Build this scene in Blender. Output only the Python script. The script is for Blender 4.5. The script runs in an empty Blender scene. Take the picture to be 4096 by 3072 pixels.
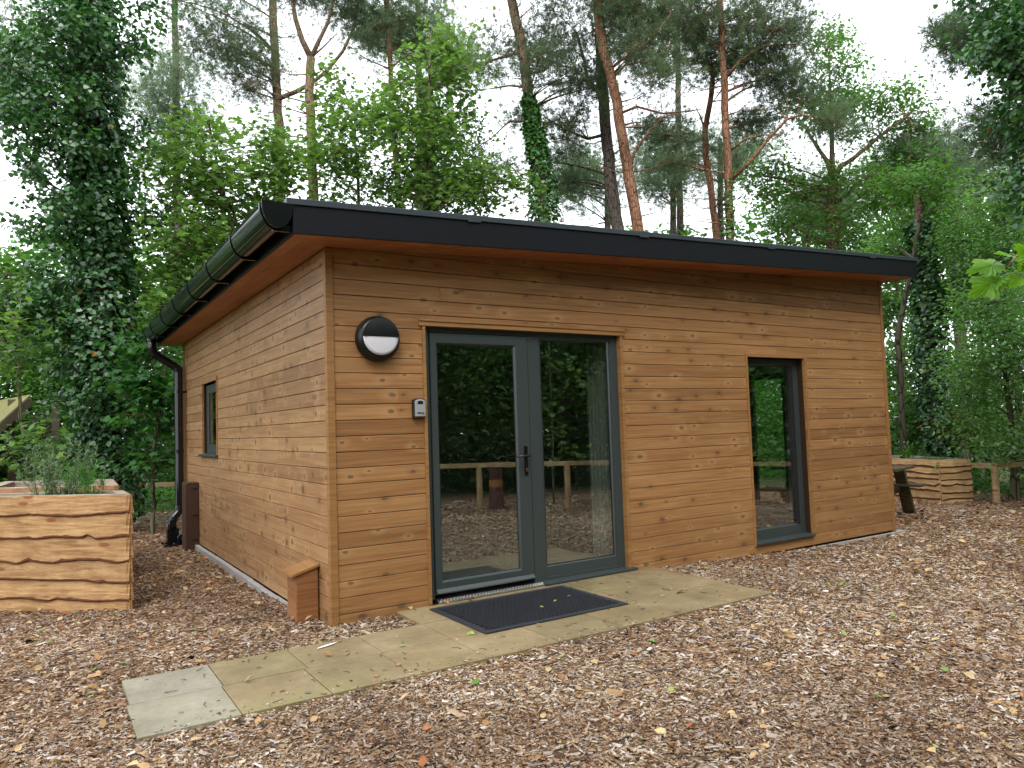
import bpy, math, random
import numpy as np
from mathutils import Vector, Matrix

sc = bpy.context.scene
COL = sc.collection
R_ = math.radians

# ---------------------------------------------------------------- camera
CAM = np.array([-1.73657913, -5.14683701, 1.41067856])
AXR = np.array([0.84226412, -0.53807588, -0.03264199])
AXU = np.array([-0.00364294, -0.06623307, 0.99779753])
AXF = np.array([0.53905276, 0.84029015, 0.05774592])
FPX = 2944.34
cam = bpy.data.cameras.new("camera"); camo = bpy.data.objects.new("camera", cam); COL.objects.link(camo)
cam.sensor_width = 36.0; cam.lens = FPX / 4096 * 36.0; cam.clip_start = 0.05; cam.clip_end = 1000
M = Matrix.Identity(4)
for i in range(3):
    M[i][0], M[i][1], M[i][2], M[i][3] = AXR[i], AXU[i], -AXF[i], CAM[i]
camo.matrix_world = M
sc.camera = camo

# ---------------------------------------------------------------- world, sun, exposure
SUN_EL, SUN_AZ = R_(52), R_(215)       # azimuth measured from +y, clockwise
w = bpy.data.worlds.new("World"); sc.world = w; w.use_nodes = True
nt = w.node_tree; nt.nodes.clear()
sky = nt.nodes.new("ShaderNodeTexSky"); sky.sky_type = 'NISHITA'; sky.sun_disc = False
sky.sun_elevation = SUN_EL; sky.sun_rotation = SUN_AZ
sky.air_density = 1.0; sky.dust_density = 4.0; sky.ozone_density = 1.0
mx = nt.nodes.new("ShaderNodeMix"); mx.data_type = 'RGBA'; mx.inputs[0].default_value = 0.86
mx.inputs[7].default_value = (10.2, 10.6, 11.2, 1)     # even cloud cover in front of the blue sky
nt.links.new(sky.outputs[0], mx.inputs[6])
bg = nt.nodes.new("ShaderNodeBackground"); bg.inputs[1].default_value = 0.15
nt.links.new(mx.outputs[2], bg.inputs[0])
wo = nt.nodes.new("ShaderNodeOutputWorld"); nt.links.new(bg.outputs[0], wo.inputs[0])
sl = bpy.data.lights.new("sun", 'SUN'); sl.energy = 1.1; sl.angle = R_(25); sl.color = (1, 0.96, 0.9)
slo = bpy.data.objects.new("sun", sl); COL.objects.link(slo)
sd = Vector((math.sin(SUN_AZ) * math.cos(SUN_EL), math.cos(SUN_AZ) * math.cos(SUN_EL), math.sin(SUN_EL)))
slo.rotation_euler = sd.to_track_quat('Z', 'Y').to_euler()
vs = sc.view_settings; vs.view_transform = 'Standard'; vs.look = 'None'; vs.gamma = 1; vs.use_curve_mapping = False
vs.exposure = 0.92
sc.render.engine = 'CYCLES'
cy = sc.cycles
cy.use_denoising = True; cy.denoiser = 'OPENIMAGEDENOISE'; cy.denoising_input_passes = 'RGB_ALBEDO_NORMAL'
cy.max_bounces = 9; cy.diffuse_bounces = 6; cy.glossy_bounces = 3; cy.transmission_bounces = 5; cy.transparent_max_bounces = 10
cy.caustics_reflective = False; cy.caustics_refractive = False
cy.sample_clamp_indirect = 6.0

# ---------------------------------------------------------------- material helpers
def newmat(name):
    m = bpy.data.materials.new(name); m.use_nodes = True
    t = m.node_tree; p = t.nodes["Principled BSDF"]
    return m, t, p
def N(t, k, **kw):
    n = t.nodes.new(k)
    for a, b in kw.items(): setattr(n, a, b)
    return n
def L(t, a, b): t.links.new(a, b)
def ramp(t, fac, stops, interp='LINEAR'):
    r = N(t, "ShaderNodeValToRGB"); r.color_ramp.interpolation = interp
    e = r.color_ramp.elements
    while len(e) < len(stops): e.new(0.5)
    for i, (p, c) in enumerate(stops):
        e[i].position = p; e[i].color = (*c, 1)
    L(t, fac, r.inputs[0]); return r.outputs[0]
def mathn(t, op, a, b=None, clamp=False):
    n = N(t, "ShaderNodeMath", operation=op); n.use_clamp = clamp
    for i, v in enumerate((a, b)):
        if v is None: continue
        if isinstance(v, (int, float)): n.inputs[i].default_value = v
        else: L(t, v, n.inputs[i])
    return n.outputs[0]
def mixc(t, fac, a, b, mode='MIX'):
    n = N(t, "ShaderNodeMix", data_type='RGBA', blend_type=mode)
    for i, v in ((0, fac), (6, a), (7, b)):
        if isinstance(v, (int, float)): n.inputs[i].default_value = v
        elif isinstance(v, tuple): n.inputs[i].default_value = (*v, 1)
        else: L(t, v, n.inputs[i])
    return n.outputs[2]
def objco(t, scale=(1, 1, 1), loc=(0, 0, 0)):
    g = N(t, "ShaderNodeTexCoord"); mp = N(t, "ShaderNodeMapping")
    mp.inputs['Scale'].default_value = scale; mp.inputs['Location'].default_value = loc
    L(t, g.outputs['Object'], mp.inputs[0]); return mp.outputs[0]
def noise(t, co, s, d=4, r=.55, dist=0):
    n = N(t, "ShaderNodeTexNoise"); n.inputs['Scale'].default_value = s; n.inputs['Detail'].default_value = d
    n.inputs['Roughness'].default_value = r; n.inputs['Distortion'].default_value = dist
    L(t, co, n.inputs['Vector']); return n.outputs['Fac']
def island(t): return N(t, "ShaderNodeNewGeometry").outputs['Random Per Island']
def bump(t, p, h, s, d=.01):
    b = N(t, "ShaderNodeBump"); b.inputs['Strength'].default_value = s; b.inputs['Distance'].default_value = d
    L(t, h, b.inputs['Height']); L(t, b.outputs[0], p.inputs['Normal'])

def simple(name, col, rough=.5, spec=.5, metal=0, var=.12, sc_=8):
    m, t, p = newmat(name)
    n = noise(t, objco(t), sc_)
    L(t, mixc(t, n, tuple(c * (1 - var) for c in col), tuple(min(1, c * (1 + var)) for c in col)), p.inputs['Base Color'])
    p.inputs['Roughness'].default_value = rough; p.inputs['Specular IOR Level'].default_value = spec
    p.inputs['Metallic'].default_value = metal
    return m

def clad_mat(name, base, dark, light, rough=.5, knots=True, seed=0, side=False):
    m, t, p = newmat(name)
    tc = N(t, "ShaderNodeTexCoord"); sx = N(t, "ShaderNodeSeparateXYZ"); L(t, tc.outputs['Object'], sx.inputs[0])
    s = mathn(t, 'ADD', sx.outputs[0], sx.outputs[1]); z = sx.outputs[2]
    isl = island(t)
    co = N(t, "ShaderNodeCombineXYZ"); L(t, mathn(t, 'MULTIPLY', s, 1.3), co.inputs[0])
    L(t, mathn(t, 'ADD', mathn(t, 'MULTIPLY', isl, 37.0), seed), co.inputs[1]); L(t, mathn(t, 'MULTIPLY', z, 42.0), co.inputs[2])
    g1 = noise(t, co.outputs[0], 1.0, 3, .6, .6)
    co2 = N(t, "ShaderNodeCombineXYZ"); L(t, mathn(t, 'MULTIPLY', s, 5.0), co2.inputs[0])
    L(t, isl, co2.inputs[1]); L(t, mathn(t, 'MULTIPLY', z, 190.0), co2.inputs[2])
    g2 = noise(t, co2.outputs[0], 1.0, 2, .5)
    big = noise(t, objco(t, (.9, .9, .9)), .8, 2)
    c = ramp(t, g1, [(.22, dark), (.5, base), (.82, light)])
    c = mixc(t, mathn(t, 'MULTIPLY', mathn(t, 'SUBTRACT', g2, .5, True), 1.6, True), c, dark)
    # board to board tone
    c = mixc(t, .7, c, ramp(t, isl, [(0, (.66, .58, .52)), (.25, (.95, .92, .88)), (.5, (1.02, 1, .98)), (.8, (1.12, 1.13, 1.1)), (1, (.92, .84, .76))]), 'MULTIPLY')
    c = mixc(t, .5, c, ramp(t, big, [(.3, (.82, .80, .78)), (.7, (1.08, 1.08, 1.08))]), 'MULTIPLY')
    rgh = None
    if knots:
        k = N(t, "ShaderNodeCombineXYZ"); L(t, mathn(t, 'MULTIPLY', s, 7.5 if side else 4.6), k.inputs[0]); L(t, mathn(t, 'DIVIDE', z, .115), k.inputs[1])
        nz = N(t, "ShaderNodeTexNoise"); nz.inputs['Scale'].default_value = 1.3; L(t, k.outputs[0], nz.inputs['Vector'])
        kk = mixc(t, .12, k.outputs[0], nz.outputs['Color'], 'ADD')
        v = N(t, "ShaderNodeTexVoronoi", voronoi_dimensions='2D'); v.inputs['Scale'].default_value = .8; L(t, kk, v.inputs['Vector'])
        d = v.outputs['Distance']
        cs = N(t, "ShaderNodeSeparateColor"); L(t, v.outputs['Color'], cs.inputs[0])
        size = mathn(t, 'ADD', mathn(t, 'MULTIPLY', cs.outputs[0], .17 if side else .085), .04)
        q = mathn(t, 'DIVIDE', d, size)
        core = N(t, "ShaderNodeMapRange"); core.inputs[1].default_value = .75; core.inputs[2].default_value = 1.25
        core.inputs[3].default_value = 1; core.inputs[4].default_value = 0; L(t, q, core.inputs[0])
        halo = N(t, "ShaderNodeMapRange"); halo.inputs[1].default_value = 1.0; halo.inputs[2].default_value = 4.2
        halo.inputs[3].default_value = .38; halo.inputs[4].default_value = 0; L(t, q, halo.inputs[0])
        sel = mathn(t, 'GREATER_THAN', cs.outputs[1], .3)
        c = mixc(t, mathn(t, 'MULTIPLY', halo.outputs[0], sel), c, mixc(t, mathn(t, 'GREATER_THAN', cs.outputs[2], .72), tuple(x * 1.2 for x in light), tuple(x * .8 for x in dark)))
        c = mixc(t, mathn(t, 'MULTIPLY', mathn(t, 'MULTIPLY', core.outputs[0], sel), .72), c, (.075, .048, .03))
    L(t, c, p.inputs['Base Color']); p.inputs['Roughness'].default_value = rough; p.inputs['Specular IOR Level'].default_value = .35
    bump(t, p, mathn(t, 'ADD', g1, mathn(t, 'MULTIPLY', g2, .4)), .25, .004)
    return m

def bark_mat(name, c1, c2, c3, sc_=9):
    m, t, p = newmat(name)
    co = objco(t, (1, 1, .28))
    v = N(t, "ShaderNodeTexVoronoi", feature='DISTANCE_TO_EDGE'); v.inputs['Scale'].default_value = sc_ * 2.2
    L(t, co, v.inputs['Vector'])
    n = noise(t, co, sc_, 6, .65)
    n2 = noise(t, objco(t), .5, 2)
    c = ramp(t, n, [(.3, c1), (.5, c2), (.72, c3)])
    c = mixc(t, mathn(t, 'LESS_THAN', v.outputs[0], .05), c, tuple(x * .45 for x in c1))
    c = mixc(t, .6, c, ramp(t, n2, [(.3, (.7, .75, .7)), (.7, (1.1, 1.05, 1))]), 'MULTIPLY')
    L(t, c, p.inputs['Base Color']); p.inputs['Roughness'].default_value = .9; p.inputs['Specular IOR Level'].default_value = .15
    bump(t, p, mathn(t, 'ADD', n, mathn(t, 'MULTIPLY', v.outputs[0], 2)), .8, .02)
    return m

def leaf_mat(name, cols, trans=.35, rough=.5, spec=.3, tint=(1.2, 1.5, .5), clumps=1.2):
    m, t, p = newmat(name)
    isl = island(t)
    c = ramp(t, isl, [(i / max(1, len(cols) - 1), k) for i, k in enumerate(cols)])
    nn = noise(t, objco(t), clumps, 2)
    c = mixc(t, .8, c, ramp(t, nn, [(.35, (.68, .74, .72)), (.65, (1.22, 1.2, 1.05))]), 'MULTIPLY')
    L(t, c, p.inputs['Base Color']); p.inputs['Roughness'].default_value = rough; p.inputs['Specular IOR Level'].default_value = spec
    tr = N(t, "ShaderNodeBsdfTranslucent"); L(t, mixc(t, 1.0, c, tint, 'MULTIPLY'), tr.inputs[0])
    ms = N(t, "ShaderNodeMixShader"); ms.inputs[0].default_value = trans
    o = t.nodes["Material Output"]; L(t, p.outputs[0], ms.inputs[1]); L(t, tr.outputs[0], ms.inputs[2]); L(t, ms.outputs[0], o.inputs[0])
    return m

MT = {}
MT['clad'] = clad_mat("cladding", (0.2883, 0.1501, 0.05925), (0.1857, 0.08295, 0.03002), (0.3792, 0.2212, 0.09875), .46)
MT['clad2'] = clad_mat("cladding_side", (0.3042, 0.1699, 0.079), (0.1975, 0.1027, 0.04345), (0.4029, 0.2528, 0.1304), .40, seed=5, side=True)
MT['trim'] = clad_mat("trim_wood", (0.2686, 0.1382, 0.0474), (0.1738, 0.079, 0.02528), (0.3397, 0.1935, 0.07505), .5, knots=False, seed=9)
MT['soffit'] = clad_mat("soffit_wood", (0.3634, 0.1501, 0.0632), (0.2528, 0.0948, 0.03792), (0.4266, 0.2054, 0.0948), .55, seed=3)
MT['boxwood'] = clad_mat("box_wood", (0.237, 0.1027, 0.0395), (0.1343, 0.05135, 0.02054), (0.316, 0.158, 0.0632), .5, knots=False, seed=12)
MT['backing'] = simple("shadow_gap", (.035, .018, .010), .9, .1)
MT['black_paint'] = simple("black_paint", (0.002275, 0.00325, 0.005525), .5, .22, var=.3, sc_=5)
MT['black_plastic'] = simple("black_plastic", (.005, .006, .007), .14, .45, var=.2)
MT['metal_trim'] = simple("roof_edge_metal", (0.02686, 0.03713, 0.04424), .36, .5, var=.15)
MT['frame'] = simple("grey_green_frame", (0.03318, 0.04424, 0.04345), .38, .5, var=.06)
MT['frame_dark'] = simple("dark_gasket", (.012, .013, .014), .5, .4)
MT['alu'] = simple("aluminium", (.62, .62, .60), .32, .5, 1.0, var=.1, sc_=60)
MT['brass'] = simple("brass", (.7, .5, .2), .3, .5, 1.0)
MT['brown_plastic'] = simple("brown_plastic", (0.04898, 0.0237, 0.0158), .45, .4, var=.15)
MT['lock_black'] = simple("lock_black", (.012, .009, .010), .45, .4)
MT['lock_silver'] = simple("lock_silver", (0.3318, 0.3476, 0.3476), .42, .5, .25, var=.05)
MT['ink'] = simple("ink", (.01, .01, .012), .6, .2)
MT['lamp_black'] = simple("lamp_black", (.005, .006, .006), .33, .35, var=.3, sc_=20)
MT['diffuser'] = simple("lamp_diffuser", (0.5688, 0.5688, 0.6004), .35, .4, var=.03)
MT['concrete'] = simple("concrete", (0.2844, 0.2686, 0.2528), .85, .2, var=.25, sc_=14)
MT['inner_wall'] = simple("inner_wall", (.42, .42, .40), .8, .2, var=.05)
MT['inner_floor'] = simple("inner_floor", (.22, .21, .20), .5, .3, var=.1)
MT['curtain'] = simple("curtain", (.15, .17, .14), .8, .2, var=.06)
MT['soil'] = simple("soil", (.05, .032, .02), .95, .1, var=.4, sc_=30)
MT['rubber'] = simple("rubber", (.026, .028, .034), .5, .35, var=.25, sc_=30)
MT['rubber_deep'] = simple("rubber_base", (.003, .003, .004), .9, .1)
MT['feather'] = simple("feather", (.75, .74, .72), .7, .2, var=.05)
MT['white_trim'] = simple("white_trim", (.6, .6, .6), .5, .3)

def sand_mat(name, a, b, c_):
    m, t, p = newmat(name)
    isl = island(t); n = noise(t, objco(t), 2.4, 6, .62); n2 = noise(t, objco(t), 34, 4, .7)
    c = ramp(t, n, [(.28, a), (.5, b), (.72, c_)])
    c = mixc(t, .8, c, ramp(t, isl, [(0, (.80, .80, .78)), (.35, (1, .96, .86)), (.7, (1.04, 1.0, .98)), (1, (.9, .93, .86))]), 'MULTIPLY')
    c = mixc(t, .55, c, ramp(t, n2, [(.3, (.72, .70, .66)), (.6, (1.07, 1.07, 1.07))]), 'MULTIPLY')
    gs = noise(t, objco(t, loc=(3, 1, 0)), 1.3, 3)
    c = mixc(t, mathn(t, 'MULTIPLY', mathn(t, 'SUBTRACT', gs, .52, True), 2.2, True), c, (.20, .20, .075))
    L(t, c, p.inputs['Base Color']); p.inputs['Roughness'].default_value = .72; p.inputs['Specular IOR Level'].default_value = .3
    bump(t, p, n2, .25, .004); return m
MT['sand'] = sand_mat("sandstone", (0.1462, 0.1106, 0.05925), (0.2133, 0.1659, 0.09085), (0.2844, 0.2331, 0.1382))
MT['sand_grey'] = sand_mat("grey_sandstone", (0.1659, 0.1541, 0.1145), (0.237, 0.2251, 0.1738), (0.3002, 0.2844, 0.2291))

def live_mat(name, a, b, c_):
    m, t, p = newmat(name)
    isl = island(t)
    g = noise(t, objco(t, (3, 3, 38)), 1, 4, .6, .8); g2 = noise(t, objco(t, (14, 14, 160)), 1, 2); st = noise(t, objco(t), 5, 4, .65)
    c = ramp(t, g, [(.3, a), (.5, b), (.72, c_)])
    c = mixc(t, .8, c, ramp(t, isl, [(0, (.74, .68, .62)), (.5, (1, .98, .95)), (1, (1.15, 1.12, 1.05))]), 'MULTIPLY')
    c = mixc(t, .7, c, ramp(t, st, [(.33, (.72, .66, .6)), (.6, (1.08, 1.06, 1.04))]), 'MULTIPLY')
    c = mixc(t, mathn(t, 'MULTIPLY', mathn(t, 'SUBTRACT', g2, .52, True), 1.6, True), c, tuple(x * .5 for x in a))
    v = N(t, "ShaderNodeTexVoronoi"); v.inputs['Scale'].default_value = 1; L(t, objco(t, (2.6, 2.6, 7.5)), v.inputs['Vector'])
    kn = N(t, "ShaderNodeMapRange"); kn.inputs[1].default_value = .10; kn.inputs[2].default_value = .17; kn.inputs[3].default_value = .9; kn.inputs[4].default_value = 0
    L(t, v.outputs['Distance'], kn.inputs[0])
    c = mixc(t, kn.outputs[0], c, (.20, .065, .022))
    L(t, c, p.inputs['Base Color']); p.inputs['Roughness'].default_value = .72; p.inputs['Specular IOR Level'].default_value = .2
    bump(t, p, g2, .5, .004); return m
MT['larch'] = live_mat("waney_larch", (0.2133, 0.1145, 0.0474), (0.3476, 0.2133, 0.09875), (0.4582, 0.3081, 0.158))
MT['larch_pale'] = live_mat('pale_larch', (0.3318, 0.2054, 0.0948), (0.474, 0.3239, 0.1659), (0.5688, 0.4187, 0.2449))
MT['larch_red'] = live_mat("waney_larch_weathered", (0.1975, 0.0948, 0.05135), (0.3002, 0.158, 0.0869), (0.3713, 0.2212, 0.1343))
MT['wane'] = simple("wane_bark", (.10, .035, .018), .9, .15, var=.5, sc_=25)
MT['grey_wood'] = live_mat("weathered_rim", (0.2054, 0.1738, 0.1343), (0.2844, 0.2449, 0.1975), (0.395, 0.3555, 0.3002))
MT['rail_wood'] = live_mat("rail_wood", (0.316, 0.2133, 0.1027), (0.4266, 0.3081, 0.1659), (0.5056, 0.3792, 0.2291))
MT['table_wood'] = live_mat("mossy_table_wood", (.055, .05, .03), (.09, .08, .045), (.14, .13, .075))
MT['hut_wood'] = simple("hut_wood", (.10, .08, .06), .85, .2, var=.3)
def moss():
    m, t, p = newmat("mossy_roof"); n = noise(t, objco(t), 5, 6, .7); n2 = noise(t, objco(t), 30, 3)
    c = ramp(t, n, [(.35, (.20, .13, .09)), (.5, (.17, .16, .05)), (.62, (.17, .23, .04))])
    c = mixc(t, .6, c, ramp(t, n2, [(.3, (.6, .6, .6)), (.7, (1.2, 1.2, 1.2))]), 'MULTIPLY')
    L(t, c, p.inputs['Base Color']); p.inputs['Roughness'].default_value = .95; bump(t, p, n2, .8, .03); return m
MT['moss'] = moss()

MT['bark_orange'] = bark_mat("pine_bark_orange", (0.1264, 0.05925, 0.03555), (0.2607, 0.1304, 0.079), (0.3634, 0.2133, 0.1343))
MT['bark_tan'] = bark_mat("pine_bark_tan", (0.1264, 0.0869, 0.0553), (0.2212, 0.1501, 0.09875), (0.316, 0.2291, 0.158))
MT['bark_grey'] = bark_mat("pine_bark_grey", (0.079, 0.0632, 0.0553), (0.158, 0.1264, 0.1106), (0.237, 0.1975, 0.1738), 7)
MT['bark_green'] = bark_mat("smooth_bark", (0.0711, 0.0711, 0.0395), (0.1264, 0.1185, 0.0711), (0.1896, 0.1738, 0.1106), 4)
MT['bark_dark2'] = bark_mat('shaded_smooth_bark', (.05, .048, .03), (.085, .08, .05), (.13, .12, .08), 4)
MT['bark_dark'] = bark_mat("dark_bark", (.035, .028, .022), (.07, .055, .045), (.11, .09, .07))
MT['bark_red'] = bark_mat("red_bark", (.10, .05, .045), (.17, .09, .08), (.24, .14, .12), 8)
MT['wound'] = simple("bare_wood", (.36, .17, .06), .7, .2, var=.4, sc_=20)

MT['syc'] = leaf_mat("sycamore_leaf", [(.07, .15, .035), (.105, .205, .055), (.16, .28, .085)], .5, .42, .4, (1.4, 1.4, .75))
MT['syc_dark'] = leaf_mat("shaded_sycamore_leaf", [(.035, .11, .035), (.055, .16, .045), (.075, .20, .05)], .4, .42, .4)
MT['oak'] = leaf_mat("oak_leaf", [(.055, .14, .03), (.08, .19, .04), (.115, .24, .055)], .45, .5, .3, (1.3, 1.5, .6))
MT['ivy'] = leaf_mat("ivy_leaf", [(.022, .068, .028), (.04, .11, .045), (.07, .165, .062), (.10, .21, .085)], .3, .3, .6)
MT['ivy_old'] = leaf_mat("yellow_ivy_leaf", [(.35, .25, .03), (.30, .14, .03)], .3, .5, .3, (1.2, 1.1, .4))
MT['ivy_light'] = leaf_mat("light_ivy_leaf", [(.03, .10, .03), (.06, .17, .04), (.10, .24, .05)], .3, .35, .5)
MT['needle'] = leaf_mat("pine_needle", [(0.08, 0.115, 0.065), (0.105, 0.15, 0.085), (0.135, 0.185, 0.11)], .5, .5, .35, (1.25, 1.4, 1.0), .7)
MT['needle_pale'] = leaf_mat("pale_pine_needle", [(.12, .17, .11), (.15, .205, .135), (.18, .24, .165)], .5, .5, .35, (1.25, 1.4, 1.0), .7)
MT['hazel'] = leaf_mat("hedge_leaf", [(0.104, 0.221, 0.078), (0.156, 0.299, 0.1105), (0.221, 0.377, 0.169)], .5, .38, .5, (1.2, 1.4, .6), 1.0)
MT['under'] = leaf_mat("understorey_leaf", [(0.0575, 0.1437, 0.04025), (0.092, 0.207, 0.0575), (0.138, 0.2645, 0.0805)], .45, .5, .3)
MT['hedge'] = leaf_mat("dark_hedge_leaf", [(.045, .105, .035), (.075, .155, .05), (.11, .21, .07)], .4, .5, .3)
MT['fern'] = leaf_mat("herb_leaf", [(.06, .19, .03), (.09, .26, .04)], .4, .5, .3)
MT['rosemary'] = leaf_mat("rosemary_leaf", [(.09, .16, .08), (.14, .23, .12), (.21, .31, .17)], .2, .5, .3)
MT['sedum'] = leaf_mat("sedum_leaf", [(.20, .32, .04), (.28, .42, .06), (.35, .40, .10)], .35, .5, .3)
MT['near_leaf'] = leaf_mat("near_maple_leaf", [(.11, .27, .02), (.15, .33, .03)], .55, .35, .4, (1.5, 1.4, .4), 20)
MT['dead_leaf'] = leaf_mat("dead_leaf", [(.28, .13, .05), (.40, .24, .11), (.55, .40, .22), (.32, .10, .03)], .2, .55, .3, (1, .9, .7), 20)
MT['green_leaf'] = leaf_mat("fallen_green_leaf", [(.16, .30, .05), (.28, .42, .12), (.40, .42, .08)], .3, .45, .3, (1, 1.1, .6), 20)
MT['bracken'] = leaf_mat("dead_bracken", [(.22, .09, .04), (.32, .16, .08)], .3, .6, .2, (1, .9, .7), 5)

def chip_mat():
    m, t, p = newmat("wood_chips"); isl = island(t)
    c = ramp(t, isl, [(0, (0.0294, 0.01848, 0.01176)), (.10, (0.2016, 0.1008, 0.0378)), (.20, (0.0756, 0.042, 0.02352)), (.33, (0.3528, 0.2226, 0.1008)), (.45, (0.168, 0.1092, 0.0714)), (.56, (0.462, 0.3528, 0.2268)), (.66, (0.2856, 0.1806, 0.1008)), (.76, (0.5712, 0.4872, 0.378)), (.85, (0.336, 0.294, 0.2604)), (.93, (0.6888, 0.6384, 0.5712)), (1, (0.1092, 0.084, 0.0756))])
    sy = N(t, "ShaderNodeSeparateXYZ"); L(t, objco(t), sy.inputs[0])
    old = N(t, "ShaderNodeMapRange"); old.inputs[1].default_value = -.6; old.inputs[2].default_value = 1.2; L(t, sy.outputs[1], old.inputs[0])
    c = mixc(t, mathn(t, 'MULTIPLY', old.outputs[0], .55), c, mixc(t, 1.0, c, (.62, .50, .42), 'MULTIPLY'))  # chips get darker and browner from front to back along y
    wet = noise(t, objco(t), .55, 4, .65)
    c = mixc(t, .75, c, ramp(t, wet, [(.38, (.50, .41, .36)), (.56, (1.0, .98, .96)), (.68, (1.12, 1.12, 1.12))]), 'MULTIPLY')
    g = noise(t, objco(t, (30, 30, 30)), 3, 2)
    c = mixc(t, .5, c, ramp(t, g, [(.3, (.6, .6, .6)), (.7, (1.2, 1.2, 1.2))]), 'MULTIPLY')
    L(t, c, p.inputs['Base Color']); p.inputs['Roughness'].default_value = .75; p.inputs['Specular IOR Level'].default_value = .25
    return m
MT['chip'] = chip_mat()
def ground_mat():
    m, t, p = newmat("mulch_ground")
    v = N(t, "ShaderNodeTexVoronoi"); v.inputs['Scale'].default_value = 1; L(t, objco(t, (38, 60, 40)), v.inputs['Vector'])
    cs = N(t, "ShaderNodeSeparateColor"); L(t, v.outputs['Color'], cs.inputs[0])
    c = ramp(t, cs.outputs[0], [(0, (.03, .018, .012)), (.4, (.11, .06, .035)), (.75, (.24, .14, .08)), (1, (.42, .29, .18))])
    n = noise(t, objco(t), .35, 4, .6)
    c = mixc(t, .6, c, ramp(t, n, [(.35, (.6, .5, .42)), (.6, (1, 1, 1))]), 'MULTIPLY')
    L(t, c, p.inputs['Base Color']); p.inputs['Roughness'].default_value = .95; p.inputs['Specular IOR Level'].default_value = .1
    bump(t, p, v.outputs['Distance'], .9, .012); return m
MT['ground'] = ground_mat()
def floor_mat():
    m, t, p = newmat("forest_floor"); n = noise(t, objco(t), 1.3, 6, .7)
    c = ramp(t, n, [(.35, (.07, .045, .025)), (.55, (.06, .08, .02)), (.7, (.05, .10, .02))])
    L(t, c, p.inputs['Base Color']); p.inputs['Roughness'].default_value = .95; bump(t, p, n, .8, .05); return m
MT['forest'] = floor_mat()

def glass_mat():
    m, t, p = newmat("window_glass"); t.nodes.remove(p)
    o = t.nodes["Material Output"]
    gl = N(t, "ShaderNodeBsdfGlossy"); gl.inputs['Roughness'].default_value = 0.0; gl.inputs[0].default_value = (.86, .93, .90, 1)
    tr = N(t, "ShaderNodeBsdfTransparent"); tr.inputs[0].default_value = (.965, .985, .972, 1)
    gm = N(t, "ShaderNodeNewGeometry"); vd = N(t, "ShaderNodeVectorMath", operation='DOT_PRODUCT'); L(t, gm.outputs['Incoming'], vd.inputs[0]); L(t, gm.outputs['Normal'], vd.inputs[1])
    ci = mathn(t, 'ABSOLUTE', vd.outputs['Value'])
    sch = mathn(t, 'POWER', mathn(t, 'SUBTRACT', 1.0, ci, True), 5.0)
    f = mathn(t, 'ADD', mathn(t, 'MULTIPLY', sch, .9), .19, True)
    ms = N(t, "ShaderNodeMixShader"); L(t, f, ms.inputs[0]); L(t, tr.outputs[0], ms.inputs[1]); L(t, gl.outputs[0], ms.inputs[2]); L(t, ms.outputs[0], o.inputs[0])
    return m
MT['glass'] = glass_mat()

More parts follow.
